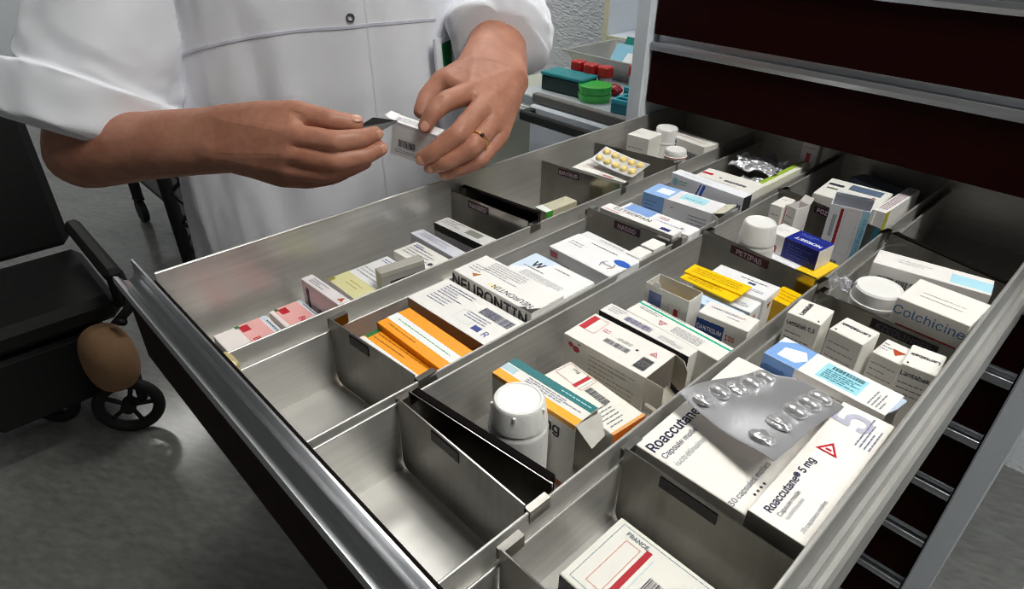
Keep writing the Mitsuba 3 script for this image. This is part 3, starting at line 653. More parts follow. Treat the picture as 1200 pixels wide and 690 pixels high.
carton('capsule_box', 'narrow white 5 mg box with a red triangle along the right wall', (-0.0845, 0.2815, 0.9305), 0.0355, 0.140, 0.9305 - FL, yaw=0.5, color='ece8e2',
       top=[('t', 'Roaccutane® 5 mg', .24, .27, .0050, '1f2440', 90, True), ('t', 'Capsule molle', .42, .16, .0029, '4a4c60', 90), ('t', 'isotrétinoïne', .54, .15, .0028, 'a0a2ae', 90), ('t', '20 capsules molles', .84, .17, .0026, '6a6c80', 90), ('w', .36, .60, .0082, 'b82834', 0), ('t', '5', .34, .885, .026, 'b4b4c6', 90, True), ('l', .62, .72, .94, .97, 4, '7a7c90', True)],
       front=[('r', 0, 0, 1, 1, '9a9890')])  # grey end face is shade painted on a white box
carton('blue_label_box', 'white carton with a blue end and a pale blue pharmacy label behind the silver blister', (-0.1535, 0.4315, 0.9315), 0.0945, 0.0325, 0.9315 - FL, yaw=-3, color='e6e4e2', open_end='right',
       top=[('r', 0, 0, .30, 1, '7ea6de'), ('p', [(.08, .18), (.08, .62), (.24, .80), (.30, .50), (.24, .2)], 'dfe6ec'), ('s', .42, .14, .76, .84, '9ed6e2'), ('b', .48, .66, .74, .80, '2a4a58'), ('l', .45, .2, .74, .6, 5, '3a7a90'), ('l', .84, .1, .96, .7, 4, '8a8a90', True), ('p', [(0, .7), (0, 1), (.12, 1)], 'e2e8ee')],
       front=[('r', 0, 0, .28, 1, '6a96d4'), ('l', .03, .3, .26, .95, 6, '3f6db4'), ('w', .36, .88, .0045, 'a04a50', 180), ('l', .6, .7, .8, .95, 3, '8a8a8c')],  # front blue painted darker than the top blue, as side shade
       flaps=[([(.0945, .004, 0), (.0945, .029, 0), (.0985, .027, .001), (.0975, .012, .001)], 'b8c8dc')])
for i, (x, y, z, yw, L, W, tx, ro, lb) in enumerate(((-0.1665, 0.4955, 0.9355, 3, 0.029, 0.031, 'Lantabak', 90, 'small white carton touching the left rail in the row before the long black tag'),
                                  (-0.1310, 0.4985, 0.9350, -6, 0.0290, 0.0285, 'Lantabak', 180, 'small white carton with its name upside down on top, second from the left rail'),
                                  (-0.0975, 0.5115, 0.9230, -4, 0.0235, 0.0285, '', 0, 'small white carton with a red-brown triangle on top, between its two taller neighbours'),
                                  (-0.0735, 0.5035, 0.9290, 5, 0.0250, 0.034, 'Lantabak', 180, 'small white carton against the right wall of the drawer'))):
    carton('small_carton', lb, (x, y, z), L, W, z - FL, yaw=yw, color='e2e0da', top=[('t', tx, .35 if ro == 90 else .5, .55 if ro == 180 else .5, .0042, '2a2a30', ro, True, .024 if ro == 90 else L * .85), ('r', .1 if ro == 180 else .85, .08, .16 if ro == 180 else .91, .16, '222')] if tx else [('w', .62, .5, .0060, 'a84a2c', 180, True), ('l', .05, .3, .4, .8, 3, GREY)],
           front=([('t', 'Lantabak 0,5' if i == 0 else 'Lantabak', .48, .90, .0040, '3a3a44', 0, True, L * .84), ('l', .08, .55, .85, .82, 4, '7a7a84')] if i in (0, 3) else [('l', .08, .5, .9, .92, 5, '9a9aa0')]))
carton('lettered_box', 'white box with large thin blue lettering beside the round white jar', (-0.1070, 0.5765, 0.944), 0.058, 0.050, 0.944 - FL, yaw=-3, color='e2dfda', front=[('t', 'Colchicine', .50, .885, .0085, '4a78a8', 0), ('r', .1, .72, .95, .74, 'a03a40')], top=[('l', .2, .3, .8, .6, 2, 'b0a8a0')])
carton('barcode_box', 'white box with a barcode and light blue patch beside the round white jar', (-0.1515, 0.646, 0.935), 0.100, 0.033, 0.935 - FL, yaw=9, color='e0dedb', front=[('b', .08, .66, .44, .86), ('r', .86, .7, 1, .8, 'a8404a'), ('l', .15, .5, .3, .58, 1, '5a5a60')], top=[('r', .66, .1, 1, .7, 'a8d4e4'), ('l', .2, .4, .5, .7, 2, 'b0b0b4')])


# ------------------------------------------------------------------ bottles and jars
def bottle(name, label, x, y, zcap, rc, hc, rb, hb, neck, ridges=0, group=None, prints=None, flare=0.0):
    k = thing(name, label, 'pill bottle', group)
    zb = TF + 0.0004
    zc = zcap - hc
    b = lathe([[0, zb], [rb - .002, zb], [rb, zb + .002], [rb, zc - neck - .004], [rb - .0012, zc - neck - .001], [rc + .0012, zc - neck], [rc + .0012, zc - .0006], [rc - .001, zc], [0, zc]], 56)
    part(k, 'body', at(b, x, y, 0), PLASTIC, 35, label='white plastic body')
    if isinstance(labels.get(k), dict): pass
    cp = lathe([[0, zc], [rc + flare, zc], [rc + flare * .85, zc + hc * .15], [rc - .0004, zcap - .0022], [rc - .0018, zcap - .0004], [rc - .0034, zcap], [rc - .0042, zcap - .0007], [0, zcap - .0007]], 56)
    part(k, 'cap', at(cp, x, y, 0), PLASTIC, 35)
    if ridges:
        ms = [at(rbox(-.0010, .0010, rc - .001, rc + .0012, zcap - .006, zcap - .0022, .0004), 0, 0, 0, a) for a in np.arange(0, 360, 360 / ridges)]
        part(k, 'seal_tabs', at(cat(ms), x, y, 0), PLASTIC)
    if prints:
        ms, cs = [], []
        for txt, az, z, h, cl in prints:
            if txt is None:
                n = 14; a = np.radians(np.linspace(az - h, az + h, n)); R_ = rb + .0003
                for q in range(4):
                    zz = z - q * .0042 + .0016 * np.sin(np.linspace(0, 6, n))
                    v = np.vstack([np.stack([R_ * np.cos(a), R_ * np.sin(a), zz], 1), np.stack([R_ * np.cos(a), R_ * np.sin(a), zz + .0018], 1)])
                    f = [[i, i + 1, n + i + 1] for i in range(n - 1)] + [[i, n + i + 1, n + i] for i in range(n - 1)]
                    ms.append(trimesh.Trimesh(v, f, process=False)); cs.append(np.tile(col(cl), (len(v), 1)))
                continue
            t = text(txt, h, True); v = np.array(t.vertices)
            a = math.radians(az) + v[:, 0] / rb
            v = np.stack([(rb + .0004) * np.cos(a), (rb + .0004) * np.sin(a), z + v[:, 1]], 1)
            ms.append(trimesh.Trimesh(v, t.faces, process=False)); cs.append(np.tile(col(cl), (len(v), 1)))
        part(k, 'printed_label', at(cat(ms), x, y, 0), CARD, color=np.vstack(cs), label='printed blue waves', kind='stuff')
    for q in (k + '__body', k + '__cap', k + '__seal_tabs'):
        if q in scene:
            d = scene[q]; d['bsdf'] = {'type': 'ref', 'id': TUB}
    return k


TUB = mat('m_white_plastic', pr([0.74, 0.74, 0.72], 0.32, spec=0.5))
bottle('pill_bottle', 'big white screw-cap tub standing before the orange and teal box', -0.243, 0.2455, 0.9375, 0.0192, 0.0190, 0.0222, 0.05, 0.0025, 5, flare=0.0022,
       prints=[('C', -30, 0.8905, .0038, '5a6a98'), (None, -40, 0.8765, 34, '8fb0cc')])
bottle('pill_bottle', 'white bottle with a wide cap beside the navy-sleeved carton', -0.2595, 0.617, 0.9500, 0.0172, 0.022, 0.0196, 0.05, 0.002, flare=0.0020)
bottle('pill_bottle', 'white capped bottle at the far end of the drawer beside the square carton', -0.5335, 0.8460, 0.9380, 0.0170, 0.020, 0.0180, 0.05, 0.003)
bottle('pill_bottle', 'shorter white bottle with a reddish ring in front of the far square carton', -0.4815, 0.7950, 0.9290, 0.0158, 0.008, 0.0160, 0.05, 0.003)
part('pill_bottle_003', 'seal_ring', at(tube([[0.0164 * math.cos(a), 0.0164 * math.sin(a), 0.9195] for a in np.linspace(0, 2 * np.pi, 33)[:-1]], 0.0011, 6, True), -0.4815, 0.7950, 0), PLASTIC, True, color=c('c07a6a'), label='reddish seal ring')
k = bottle('pill_jar', 'low white jar with a broad smooth lid behind the dark divider at the right', -0.1315, 0.6175, 0.9270, 0.0220, 0.013, 0.0222, 0.05, 0.003)
labels['pill_jar']['category'] = 'jar'


# ------------------------------------------------------------------ blister packs
def bez_sheet(P, nu, nv, fn=None):
    """Bilinear sheet on four corners P (u, v order 00 10 11 01) with height fn(u, v) along the normal."""
    P = [np.array(p, float) for p in P]
    u, v = np.meshgrid(np.linspace(0, 1, nu), np.linspace(0, 1, nv), indexing='ij')
    q = (1 - u)[..., None] * (1 - v)[..., None] * P[0] + u[..., None] * (1 - v)[..., None] * P[1] + u[..., None] * v[..., None] * P[2] + (1 - u)[..., None] * v[..., None] * P[3]
    n = np.cross(P[1] - P[0], P[3] - P[0]); n /= np.linalg.norm(n)
    if n[2] < 0: n = -n
    if fn is not None: q = q + fn(u, v)[..., None] * n
    i = np.arange(nu * nv).reshape(nu, nv)
    f = np.concatenate([np.stack([i[:-1, :-1], i[1:, :-1], i[1:, 1:]], -1).reshape(-1, 3), np.stack([i[:-1, :-1], i[1:, 1:], i[:-1, 1:]], -1).reshape(-1, 3)])
    vv = q.reshape(-1, 3); low = vv - n * 0.0004; k = len(vv)
    rim = np.concatenate([i[:, 0], i[-1, 1:], i[-2::-1, -1], i[0, -2:0:-1]])
    sf = []
    for a, b in zip(rim, np.roll(rim, -1)): sf += [[a, b, k + b], [a, k + b, k + a]]
    m = trimesh.Trimesh(np.vstack([vv, low]), np.vstack([f, f[:, ::-1] + k, np.array(sf)]), process=False)
    if np.dot(np.cross(vv[f[0][1]] - vv[f[0][0]], vv[f[0][2]] - vv[f[0][0]]), n) < 0: m.invert()
    return m, n


def blob(center, a, b, h, ax, nrm, crumple=0, seed=0):
    m = trimesh.creation.icosphere(subdivisions=3, radius=1.0)
    v = np.array(m.vertices)
    v = np.sign(v) * np.abs(v) ** 0.9
    v[:, 2] = np.where(v[:, 2] < -.1, -.1, v[:, 2])
    if crumple:
        nz = meshkit.fbm(v * 2.3 + seed * 7.1, 3, seed)[:, None] - 0.5
        v = v * (1 + crumple * nz * np.where(v[:, 2:3] > -.05, 1, 0))
        v[:, 2] *= 1 - 0.5 * crumple
    ax = np.array(ax, float); ax -= nrm * (ax @ nrm); ax /= np.linalg.norm(ax)
    w = np.cross(nrm, ax)
    q = np.array(center) + v[:, :1] * a * ax + v[:, 1:2] * b * w + v[:, 2:] * h * nrm
    return trimesh.Trimesh(q, m.faces, process=False)


BL = thing('silver_blister', 'silver foil blister pack with ten capsule bubbles lying across the white capsule boxes', 'blister pack')
BP = [(-0.1690, 0.3330, 0.9285), (-0.0885, 0.3150, 0.9430), (-0.0835, 0.4160, 0.9340), (-0.1480, 0.4150, 0.9270)]
def bl_h(u, v):
    return 0.0035 * np.sin(u * 2.6 + .5) + 0.0022 * np.sin(u * 7 + v * 3.1 + 1) + 0.0016 * np.sin(v * 6 - u * 2) + 0.0045 * np.exp(-((u - .02) / .12) ** 2) * (1 - v)
m, bn = bez_sheet(BP, 44, 36, bl_h)
part(BL, 'sheet', m, FOIL, True, label='silver foil sheet')
def bl_at(u, v):
    P = [np.array(p) for p in BP]
    return (1 - u) * (1 - v) * P[0] + u * (1 - v) * P[1] + u * v * P[2] + (1 - u) * v * P[3] + bn * (float(bl_h(np.array(u), np.array(v))) + 0.0002)
for side, (u, vs) in enumerate(((0.17, (0.12, 0.32, 0.52, 0.72, 0.90)), (0.80, (0.13, 0.33, 0.53, 0.72, 0.89)))):
    for j, v in enumerate(vs):
        popped = (side, j) in ((0, 0), (1, 0), (1, 1), (0, 2))
        a_ = np.array(BP[1]) - np.array(BP[0])
        part(BL, 'bubble', blob(bl_at(u, v), 0.0090, 0.0062, 0.0056, a_, bn, 0.75 if popped else 0.04, j + 5 * side), FOILB, True, label='crushed empty bubble' if popped else None)

PB = thing('pill_blister', 'blister pack of round yellow pills lying on the white box', 'blister pack')
PP = [(-0.5290, 0.6600, 0.9290), (-0.4540, 0.6560, 0.9270), (-0.4600, 0.7020, 0.9320), (-0.5360, 0.7010, 0.9360)]
def pb_h(u, v): return 0.004 * (1 - u) ** 2 + 0.003 * u ** 3
m, pn = bez_sheet(PP, 16, 8, pb_h)
part(PB, 'sheet', m, FOIL, True)
for i in range(5):
    for j in range(2):
        u, v = 0.12 + 0.19 * i, 0.27 + 0.46 * j
        P = [np.array(p) for p in PP]
        q = (1 - u) * (1 - v) * P[0] + u * (1 - v) * P[1] + u * v * P[2] + (1 - u) * v * P[3] + pn * (pb_h(u, v) + .0002)
        part(PB, 'pill', blob(q, 0.0054, 0.0058, 0.0048, [1, 0, 0], pn), PLASTIC, True, color=c('e6cf86'))

def crumpled(name, label, cx, cy, cz, sx, sy, amp, seed, color=None, kind=FOIL):
    n = 26
    u, v = np.meshgrid(np.linspace(-1, 1, n), np.linspace(-1, 1, n), indexing='ij')
    h = meshkit.fbm(np.stack([u * 1.7 + seed, v * 1.7, u * 0 + seed], -1), 4, seed)
    h2 = np.abs(meshkit.noise(np.stack([u * 3 + seed, v * 3, u * 0 + 2.5], -1), seed) - .5)
    z = cz + amp * (h - .5) * 2 + amp * 1.1 * h2
    vv = np.stack([cx + u * sx * (1 + .18 * np.sin(v * 3 + seed)), cy + v * sy * (1 + .15 * np.cos(u * 4)), z], -1).reshape(-1, 3)
    i = np.arange(n * n).reshape(n, n)
    f = np.concatenate([np.stack([i[:-1, :-1], i[1:, :-1], i[1:, 1:]], -1).reshape(-1, 3), np.stack([i[:-1, :-1], i[1:, 1:], i[:-1, 1:]], -1).reshape(-1, 3)])
    low = vv - [0, 0, 0.0006]; k = len(vv)
    m = trimesh.Trimesh(np.vstack([vv, low]), np.vstack([f, f[:, ::-1] + k]), process=False)
    return solo(name, m, kind, label, 'blister pack', False, color)

crumpled('crumpled_foil', 'crumpled silver blister foil behind the box with the short red stripe', -0.372, 0.825, 0.925, 0.030, 0.022, 0.008, 3)
crumpled('crumpled_foil', 'dull crumpled blister foil deeper in the dark end of the second column', -0.385, 0.875, 0.915, 0.034, 0.024, 0.012, 8)
crumpled('crumpled_foil', 'crumpled foil strip on the right of the second column, by the yellow-green edge', -0.358, 0.795, 0.915, 0.018, 0.014, 0.008, 5)
crumpled('foil_twist', 'small twist of shiny foil left of the round white jar', -0.157, 0.590, 0.931, 0.009, 0.008, 0.009, 11)

# ------------------------------------------------------------------ low white fridge unit left of the cabinet, wall shelf, things on it
CT = 0.885
FR = thing('fridge_unit', 'low white cabinet with a black bar handle beside the medicine cabinet', 'cabinet')
part(FR, 'body', rbox(-0.914, -0.618, 0.95, 1.72, 0.02, CT - 0.022, 0.003), WHITE)
part(FR, 'door', rbox(-0.913, -0.619, 0.928, 0.948, 0.06, CT - 0.008, 0.004), WHITE)
part(FR, 'worktop', rbox(-0.985, -0.618, 0.955, 1.745, CT - 0.021, CT, 0.002), PAINT, color=c('aab0b4'))
part(FR, 'worktop_edge', rbox(-0.916, -0.618, 0.938, 0.9545, CT - 0.006, CT + 0.012, 0.002), PAINT, color=c('6c6a66'), label='grey-brown front edge strip')
part(FR, 'handle', cat([rbox(-0.910, -0.705, 0.895, 0.908, 0.853, 0.872, 0.003), rbox(-0.910, -0.893, 0.907, 0.9285, 0.855, 0.872, 0.002), rbox(-0.722, -0.705, 0.907, 0.9285, 0.855, 0.872, 0.002)]), BLACK, label='black bar handle')
AP = thing('heater', 'beige appliance with a white grille behind the worker, left of the low white cabinet', 'appliance')
part(AP, 'body', rbox(-1.24, -0.925, 0.99, 1.40, 0.0, 0.826, 0.006), PAINT, color=c('a9aea0'))
for i in range(6):
    part(AP, 'grille_bar', rbox(-1.22, -0.930, 0.992 + i * 0.016, 1.0 + i * 0.016, 0.8265, 0.838, 0.001), PAINT, color=c('c9ccca'))

SH = thing('wall_shelf', 'open white shelf box with cream edges above the worktop', 'shelf')
sx0, sx1, sy0, sy1, sz0, sz1 = -1.187, -0.64, 1.50, 1.742, 0.886, 1.75
part(SH, 'side_panel', rbox(sx0 - 0.012, sx0 + 0.004, sy0 + 0.004, sy1, sz0, sz1, 0.001), WHITE)
part(SH, 'bottom_board', rbox(sx0 + 0.0045, sx1, sy0 + 0.004, sy1, sz0, sz0 + 0.02, 0.001), WHITE)
part(SH, 'edge_strip', rbox(sx0 - 0.0125, sx0 + 0.0045, sy0, sy0 + 0.0038, sz0, sz1, 0.0005), PAINT, color=c('cfceb4'), label='cream edge strip')
part(SH, 'edge_strip', rbox(sx0 + 0.005, sx1, sy0, sy0 + 0.0038, sz0, sz0 + 0.021, 0.0005), PAINT, color=c('cfceb4'), label='cream edge strip')
part(SH, 'back_board', box(sx0 + 0.0045, sx1, sy1 - 0.008, sy1, sz0 + 0.0205, sz1), WHITE)
part(SH, 'middle_board', rbox(sx0 + 0.0045, sx1, sy0 + 0.002, sy1 - 0.0085, 1.30, 1.318, 0.001), WHITE)

k = thing('steel_tray', 'steel instrument tray with sloping sides on the white worktop', 'tray')
def frust(x0, x1, y0, y1, z0, x2, x3, y2, y3, z1):
    v = [[x0, y0, z0], [x1, y0, z0], [x1, y1, z0], [x0, y1, z0], [x2, y2, z1], [x3, y2, z1], [x3, y3, z1], [x2, y3, z1]]
    return v
def open_tray(x0, x1, y0, y1, z0, fl, z1, t=0.0015):
    o = np.array(frust(x0, x1, y0, y1, z0, x0 - fl, x1 + fl, y0 - fl, y1 + fl, z1)); i = np.array(frust(x0 + t, x1 - t, y0 + t, y1 - t, z0 + t, x0 - fl + t, x1 + fl - t, y0 - fl + t, y1 + fl - t, z1))
    v = np.vstack([o, i]); f = [[0, 2, 1], [0, 3, 2], [8, 9, 10], [8, 10, 11]]
    for a in range(4):
        b = (a + 1) % 4
        f += [[a, b, 4 + b], [a, 4 + b, 4 + a], [8 + a, 12 + b, 8 + b], [8 + a, 12 + a, 12 + b], [4 + a, 4 + b, 12 + b], [4 + a, 12 + b, 12 + a]]
    return trimesh.Trimesh(v, f, process=False)
part(k, 'pan', open_tray(-1.010, -0.66, 1.195, 1.33, CT + 0.0005, 0.026, CT + 0.046), STEEL)
part(k, 'rim', cat([rbox(-1.044, -0.63, 1.163, 1.1695, CT + 0.0455, CT + 0.048, .0005), rbox(-1.044, -0.63, 1.356, 1.363, CT + 0.0455, CT + 0.048, .0005), rbox(-1.044, -1.036, 1.1695, 1.356, CT + 0.0455, CT + 0.048, .0005)]), STEEL)
def card_in_tray(lab, cl, y, h, z, x0, x1, tl):
    m = rbox(x0, x1, 0, 0.008, 0, h, 0.0006)
    m.apply_transform(frame((0, y, z), 0, 1, (tl, 0)))
    solo('sample_card', m, PAINT, lab, 'packet', color=c(cl))
card_in_tray('pale blue packet at the front of the steel tray', '8fc6dc', 1.208, 0.078, CT + .003, -0.955, -0.74, -38)
card_in_tray('white packet lying before the pale blue one in the steel tray', 'dfe4e6', 1.202, 0.058, CT + .014, -0.915, -0.76, -50)
card_in_tray('teal green packet with pale edge in the middle of the steel tray', '1c7a70', 1.245, 0.084, CT + .003, -0.955, -0.70, -32)
card_in_tray('dark green packet at the back of the steel tray', '0d5a44', 1.285, 0.088, CT + .003, -0.945, -0.69, -28)
card_in_tray('white-edged packet rearmost in the steel tray', 'd6d8cc', 1.314, 0.086, CT + .003, -0.94, -0.69, -24)

for i, (x, y, lb) in enumerate(((-0.921, 1.083, 'red-capped sample pot, leftmost of the row before the steel tray'), (-0.884, 1.080, 'red-capped sample pot, second from left before the steel tray'), (-0.850, 1.085, 'red-capped sample pot with a blue base, third from left before the steel tray'), (-0.812, 1.140, 'red-capped sample pot half hidden by the cabinet post'))):
    k = thing('sample_pot', lb, 'sample pot', 'red-capped sample pots')
    part(k, 'body', at(lathe([[0, 0], [0.0125, 0], [0.0135, 0.002], [0.0138, 0.034], [0.012, 0.036], [0, 0.036]], 28), x, y, CT + .0005), PLASTIC, color=c('b9bfc6'), label='translucent pale body')
    m = lathe([[0, 0.034], [0.0162, 0.034], [0.0168, 0.037], [0.0166, 0.052], [0.0150, 0.054], [0, 0.054]], 28)
    part(k, 'cap', at(m, x, y, CT), PLASTIC, color=c('b01c14'), label='red screw cap')
    if i == 2: part(k, 'base_band', at(lathe([[0.0139, 0.001], [0.0142, 0.001], [0.0142, 0.009], [0.0139, 0.009], [0.0139, 0.001]], 28), x, y, CT), PLASTIC, color=c('2d62b0'))
for i, z in enumerate((0.0, 0.0155)):
    k = thing('petri_dish', ['green round plastic dish, lower of the stacked pair on the worktop', 'green round plastic dish, upper of the stacked pair on the worktop'][i], 'dish')
    part(k, 'dish', at(lathe([[0, 0], [0.0315, 0], [0.0325, 0.012], [0.031, 0.0125], [0.030, 0.0015], [0, 0.0015]], 32), -0.829, 1.030, CT + z + .0005), GREENP, 30)
    part(k, 'lid', at(lathe([[0.033, 0.007], [0.0337, 0.007], [0.0337, 0.0145], [0, 0.0145], [0, 0.0137], [0.033, 0.0137], [0.033, 0.007]], 32), -0.829, 1.030, CT + z + .0005), GREENP, 30)
k = thing('lidded_case', 'dark green case with a teal lid left of the green dishes', 'case')
part(k, 'body', at(rbox(0, 0.105, 0, 0.055, 0, 0.030, .002), -0.958, 1.008, CT + .0005, 3), PAINT, color=c('0b2a26'))
part(k, 'lid', at(rbox(-.002, 0.107, -.002, 0.057, 0.0302, 0.037, .002), -0.958, 1.008, CT + .0005, 3), PAINT, color=c('1f7f86'))
for nm, lb, x, y, rz in (('tube_rack', 'teal tube rack with square holes, nearest the cabinet post', -0.752, 0.985, 8), ('tube_rack', 'teal tube rack behind the red bag, by the cabinet post', -0.790, 1.072, 4)):
    k = thing(nm, lb, 'rack')
    m = [rbox(0, .10, 0, .052, 0, .018, .001)]
    part(k, 'base', at(m[0], x, y, CT + .0005, rz), PAINT, color=c('17707e'))
    bars = [rbox(0, .10, yy, yy + .006, .0182, .026, .0008) for yy in (0, .023, .046)] + [rbox(xx, xx + .006, .0061, .0459, .0182, .0255, .0008) for xx in (0, .031, .063, .094)]
    for b in bars: part(k, 'bar', at(b, x, y, CT + .0005, rz), PAINT, color=c('2fa3b4'))
m = trimesh.creation.icosphere(subdivisions=3, radius=1); v = np.array(m.vertices); v *= (1 + .25 * (meshkit.fbm(v * 2.2, 3, 4) - .5))[:, None]; m = trimesh.Trimesh(v * [.022, .015, .011] + [-0.828, 1.088, CT + .0115], m.faces, process=False)
solo('red_bag', m, PLASTIC, 'small crumpled dark red bag between the teal racks', 'bag', True, c('9a1626'))

# ------------------------------------------------------------------ dark wheeled things on the floor at the left
TR = thing('equipment_trolley', 'black wheeled trolley behind the worker, one caster and a dark post showing under the forearm', 'trolley')
tc = [(-2.93, 0.613), (-2.93, 1.05), (-2.05, 0.95), (-2.05, 0.52)]
for q, (x, y) in enumerate(tc):
    w = trimesh.creation.cylinder(0.048, 0.026, sections=32); w.apply_transform(trimesh.transformations.rotation_matrix(math.pi / 2, [1, 0, 0])); w.apply_translation([x, y, 0.0482])
    part(TR, 'caster', at(w, 0, 0, 0), RUBBER, 30)
    part(TR, 'fork', rbox(x - .022, x + .022, y - .020, y + .020, 0.0968, 0.110, .004), RUBBER)
    part(TR, 'post', tube([[x, y, 0.1105], [x - (.06 if q == 3 else 0), y, 0.80 if q > 1 else 0.30]], 0.021, 14), RUBBER, 30)
part(TR, 'lower_shelf', rbox(-2.905, -2.075, 0.62, 1.0, 0.20, 0.215, .004), RUBBER)
part(TR, 'upper_shelf', rbox(-2.45, -2.04, 0.50, 1.0, 0.80, 0.82, .004), RUBBER)
part(TR, 'cable', tube([[-2.02 + .02 * math.sin(i * .9), .535 + .012 * math.cos(i * 1.3), 0.22 + .018 * i] for i in range(20)], 0.007, 8), BLACK, True)

ST = thing('wheeled_seat', 'black wheeled seat with a tan rounded pad at the left, beyond the open drawer', 'wheelchair')
def wheel(x, y, r, w, yaw):
    ms = trimesh.creation.torus(r - w / 2, w / 2, major_sections=40, minor_sections=14)
    ms.apply_transform(trimesh.transformations.rotation_matrix(math.pi / 2, [1, 0, 0])); hub = trimesh.creation.cylinder(0.018, w * 1.1, sections=20); hub.apply_transform(trimesh.transformations.rotation_matrix(math.pi / 2, [1, 0, 0]))
    sp = [hub] + [tube([[0, 0, 0], [math.cos(a) * (r - w / 2), 0, math.sin(a) * (r - w / 2)]], 0.006, 6) for a in np.arange(5) * 1.2566]
    return [at(ms, x, y, r, yaw), at(cat(sp), x, y, r, yaw)]
for x, y, r, w, yaw in ((-1.60, 0.165, 0.085, 0.030, 65), (-1.78, 0.02, 0.085, 0.030, 40)):
    a, b = wheel(x, y, r, w, yaw); wk = part(ST, 'wheel', a, RUBBER, True); part(wk, 'spokes', b, RUBBER)
part(ST, 'fork', tube([[-1.60, 0.165, 0.085], [-1.60, 0.20, 0.09], [-1.60, 0.205, 0.20], [-1.64, 0.18, 0.28]], 0.013, 10), RUBBER, True)
part(ST, 'fork', tube([[-1.78, 0.02, 0.085], [-1.78, 0.055, 0.09], [-1.79, 0.055, 0.295]], 0.013, 10), RUBBER, True)
part(ST, 'seat', rbox(-2.02, -1.66, -0.16, 0.235, 0.30, 0.37, 0.02), RUBBER, label='black seat')
part(ST, 'backrest', rbox(-2.06, -2.00, -0.15, 0.225, 0.38, 0.78, 0.02), RUBBER)
part(ST, 'armrest', cat([rbox(-1.98, -1.60, 0.215, 0.255, 0.43, 0.465, 0.012), tube([[-1.66, 0.235, 0.34], [-1.645, 0.235, 0.435]], 0.013, 10)]), RUBBER)
part(ST, 'strap', tube([[-1.615, 0.245, 0.45], [-1.60, 0.25, 0.40], [-1.585, 0.235, 0.36], [-1.60, 0.20, 0.325], [-1.575, 0.215, 0.34]], 0.012, 8), RUBBER, True)
m = trimesh.creation.icosphere(subdivisions=4, radius=1.0); v = np.array(m.vertices)
v = np.sign(v) * np.abs(v) ** .85
m = trimesh.Trimesh(v * [0.085, 0.060, 0.085] + [-1.612, 0.165, 0.235], m.faces, process=False); 
part(ST, 'pad', m, FABRIC, True, color=c('8d6d52'), label='tan rounded pad')
part(ST, 'lower_panel', rbox(-1.95, -1.665, -0.10, 0.19, 0.10, 0.29, 0.01), RUBBER)

# ------------------------------------------------------------------ the worker
PE = thing('person', 'person in a white work coat with green piping, opening a small medicine box', 'person')
Cn = lambda z: np.array([-0.97, 0.516]) + np.array([0.028, -0.017]) * max(0.0, (z - 0.9) / 0.35)
NF, RT = np.array([0.86, -0.51]), np.array([-0.51, -0.86])
NF, RT = NF / np.linalg.norm(NF), RT / np.linalg.norm(RT)


def balls(chain, seg=24):
    """Hulls of successive spheres (x, y, z, r) joined into one solid."""
    out = []
    sph = [m3.Manifold.sphere(r, seg).translate([x, y, z]) for x, y, z, r in chain]
    if len(sph) == 1: return [sph[0]]
    for a, b in zip(sph[:-1], sph[1:]): out.append(m3.Manifold.batch_hull([a, b]))
    return out


def union(ms): return m3.Manifold.batch_boolean(ms, m3.OpType.Add)


def to_tm(m):
    q = m.to_mesh(); return trimesh.Trimesh(q.vert_properties[:, :3], q.tri_verts, process=False)


RHAND = dict(wa=(-0.7672, 0.2716, 1.0046), wb=(-0.7493, 0.2634, 0.9771), c=(-0.7281, 0.2948, 1.014), tm=(-0.681, 0.3197, 1.0256), ti=(-0.6415, 0.3387, 1.0244), tt=(-0.6253, 0.3612, 1.0195),
             im=(-0.6571, 0.3044, 1.0095), ip=(-0.6162, 0.3295, 1.0096), id=(-0.6073, 0.3558, 1.0088), it=(-0.6094, 0.3749, 1.009), mm=(-0.6581, 0.2968, 0.9920), mp=(-0.617, 0.327, 0.9889), md=(-0.6045, 0.3549, 0.9895), mt=(-0.6039, 0.3761, 0.9936),
             rm=(-0.6651, 0.2924, 0.9755), rp=(-0.6355, 0.3182, 0.9705), rd=(-0.6237, 0.3439, 0.9725), rt=(-0.6199, 0.3642, 0.9761), pm=(-0.6799, 0.2902, 0.9610), pp=(-0.6587, 0.3121, 0.9567), pd=(-0.6497, 0.334, 0.9568), pt=(-0.6444, 0.3502, 0.9593))
LHAND = dict(wa=(-0.6356, 0.5458, 1.0485), wb=(-0.6026, 0.577, 1.036), c=(-0.6236, 0.5353, 1.0418), tm=(-0.6392, 0.5016, 1.0411), ti=(-0.6419, 0.4778, 1.027), tt=(-0.6369, 0.4613, 1.0124),
             im=(-0.5927, 0.5031, 1.0366), ip=(-0.5895, 0.4614, 1.0337), id=(-0.5902, 0.4428, 1.0232), it=(-0.5927, 0.434, 1.0106), mm=(-0.5723, 0.5039, 1.0236), mp=(-0.5595, 0.4533, 1.0036), md=(-0.5713, 0.4295, 0.9869), mt=(-0.5832, 0.4208, 0.9776),
             rm=(-0.5608, 0.5098, 1.0077), rp=(-0.5475, 0.4644, 0.9891), rd=(-0.5635, 0.4376, 0.9738), rt=(-0.5786, 0.429, 0.9664), pm=(-0.5567, 0.5158, 0.9909), pp=(-0.5468, 0.4754, 0.9723), pd=(-0.5598, 0.4533, 0.9625), pt=(-0.5735, 0.4447, 0.9554))


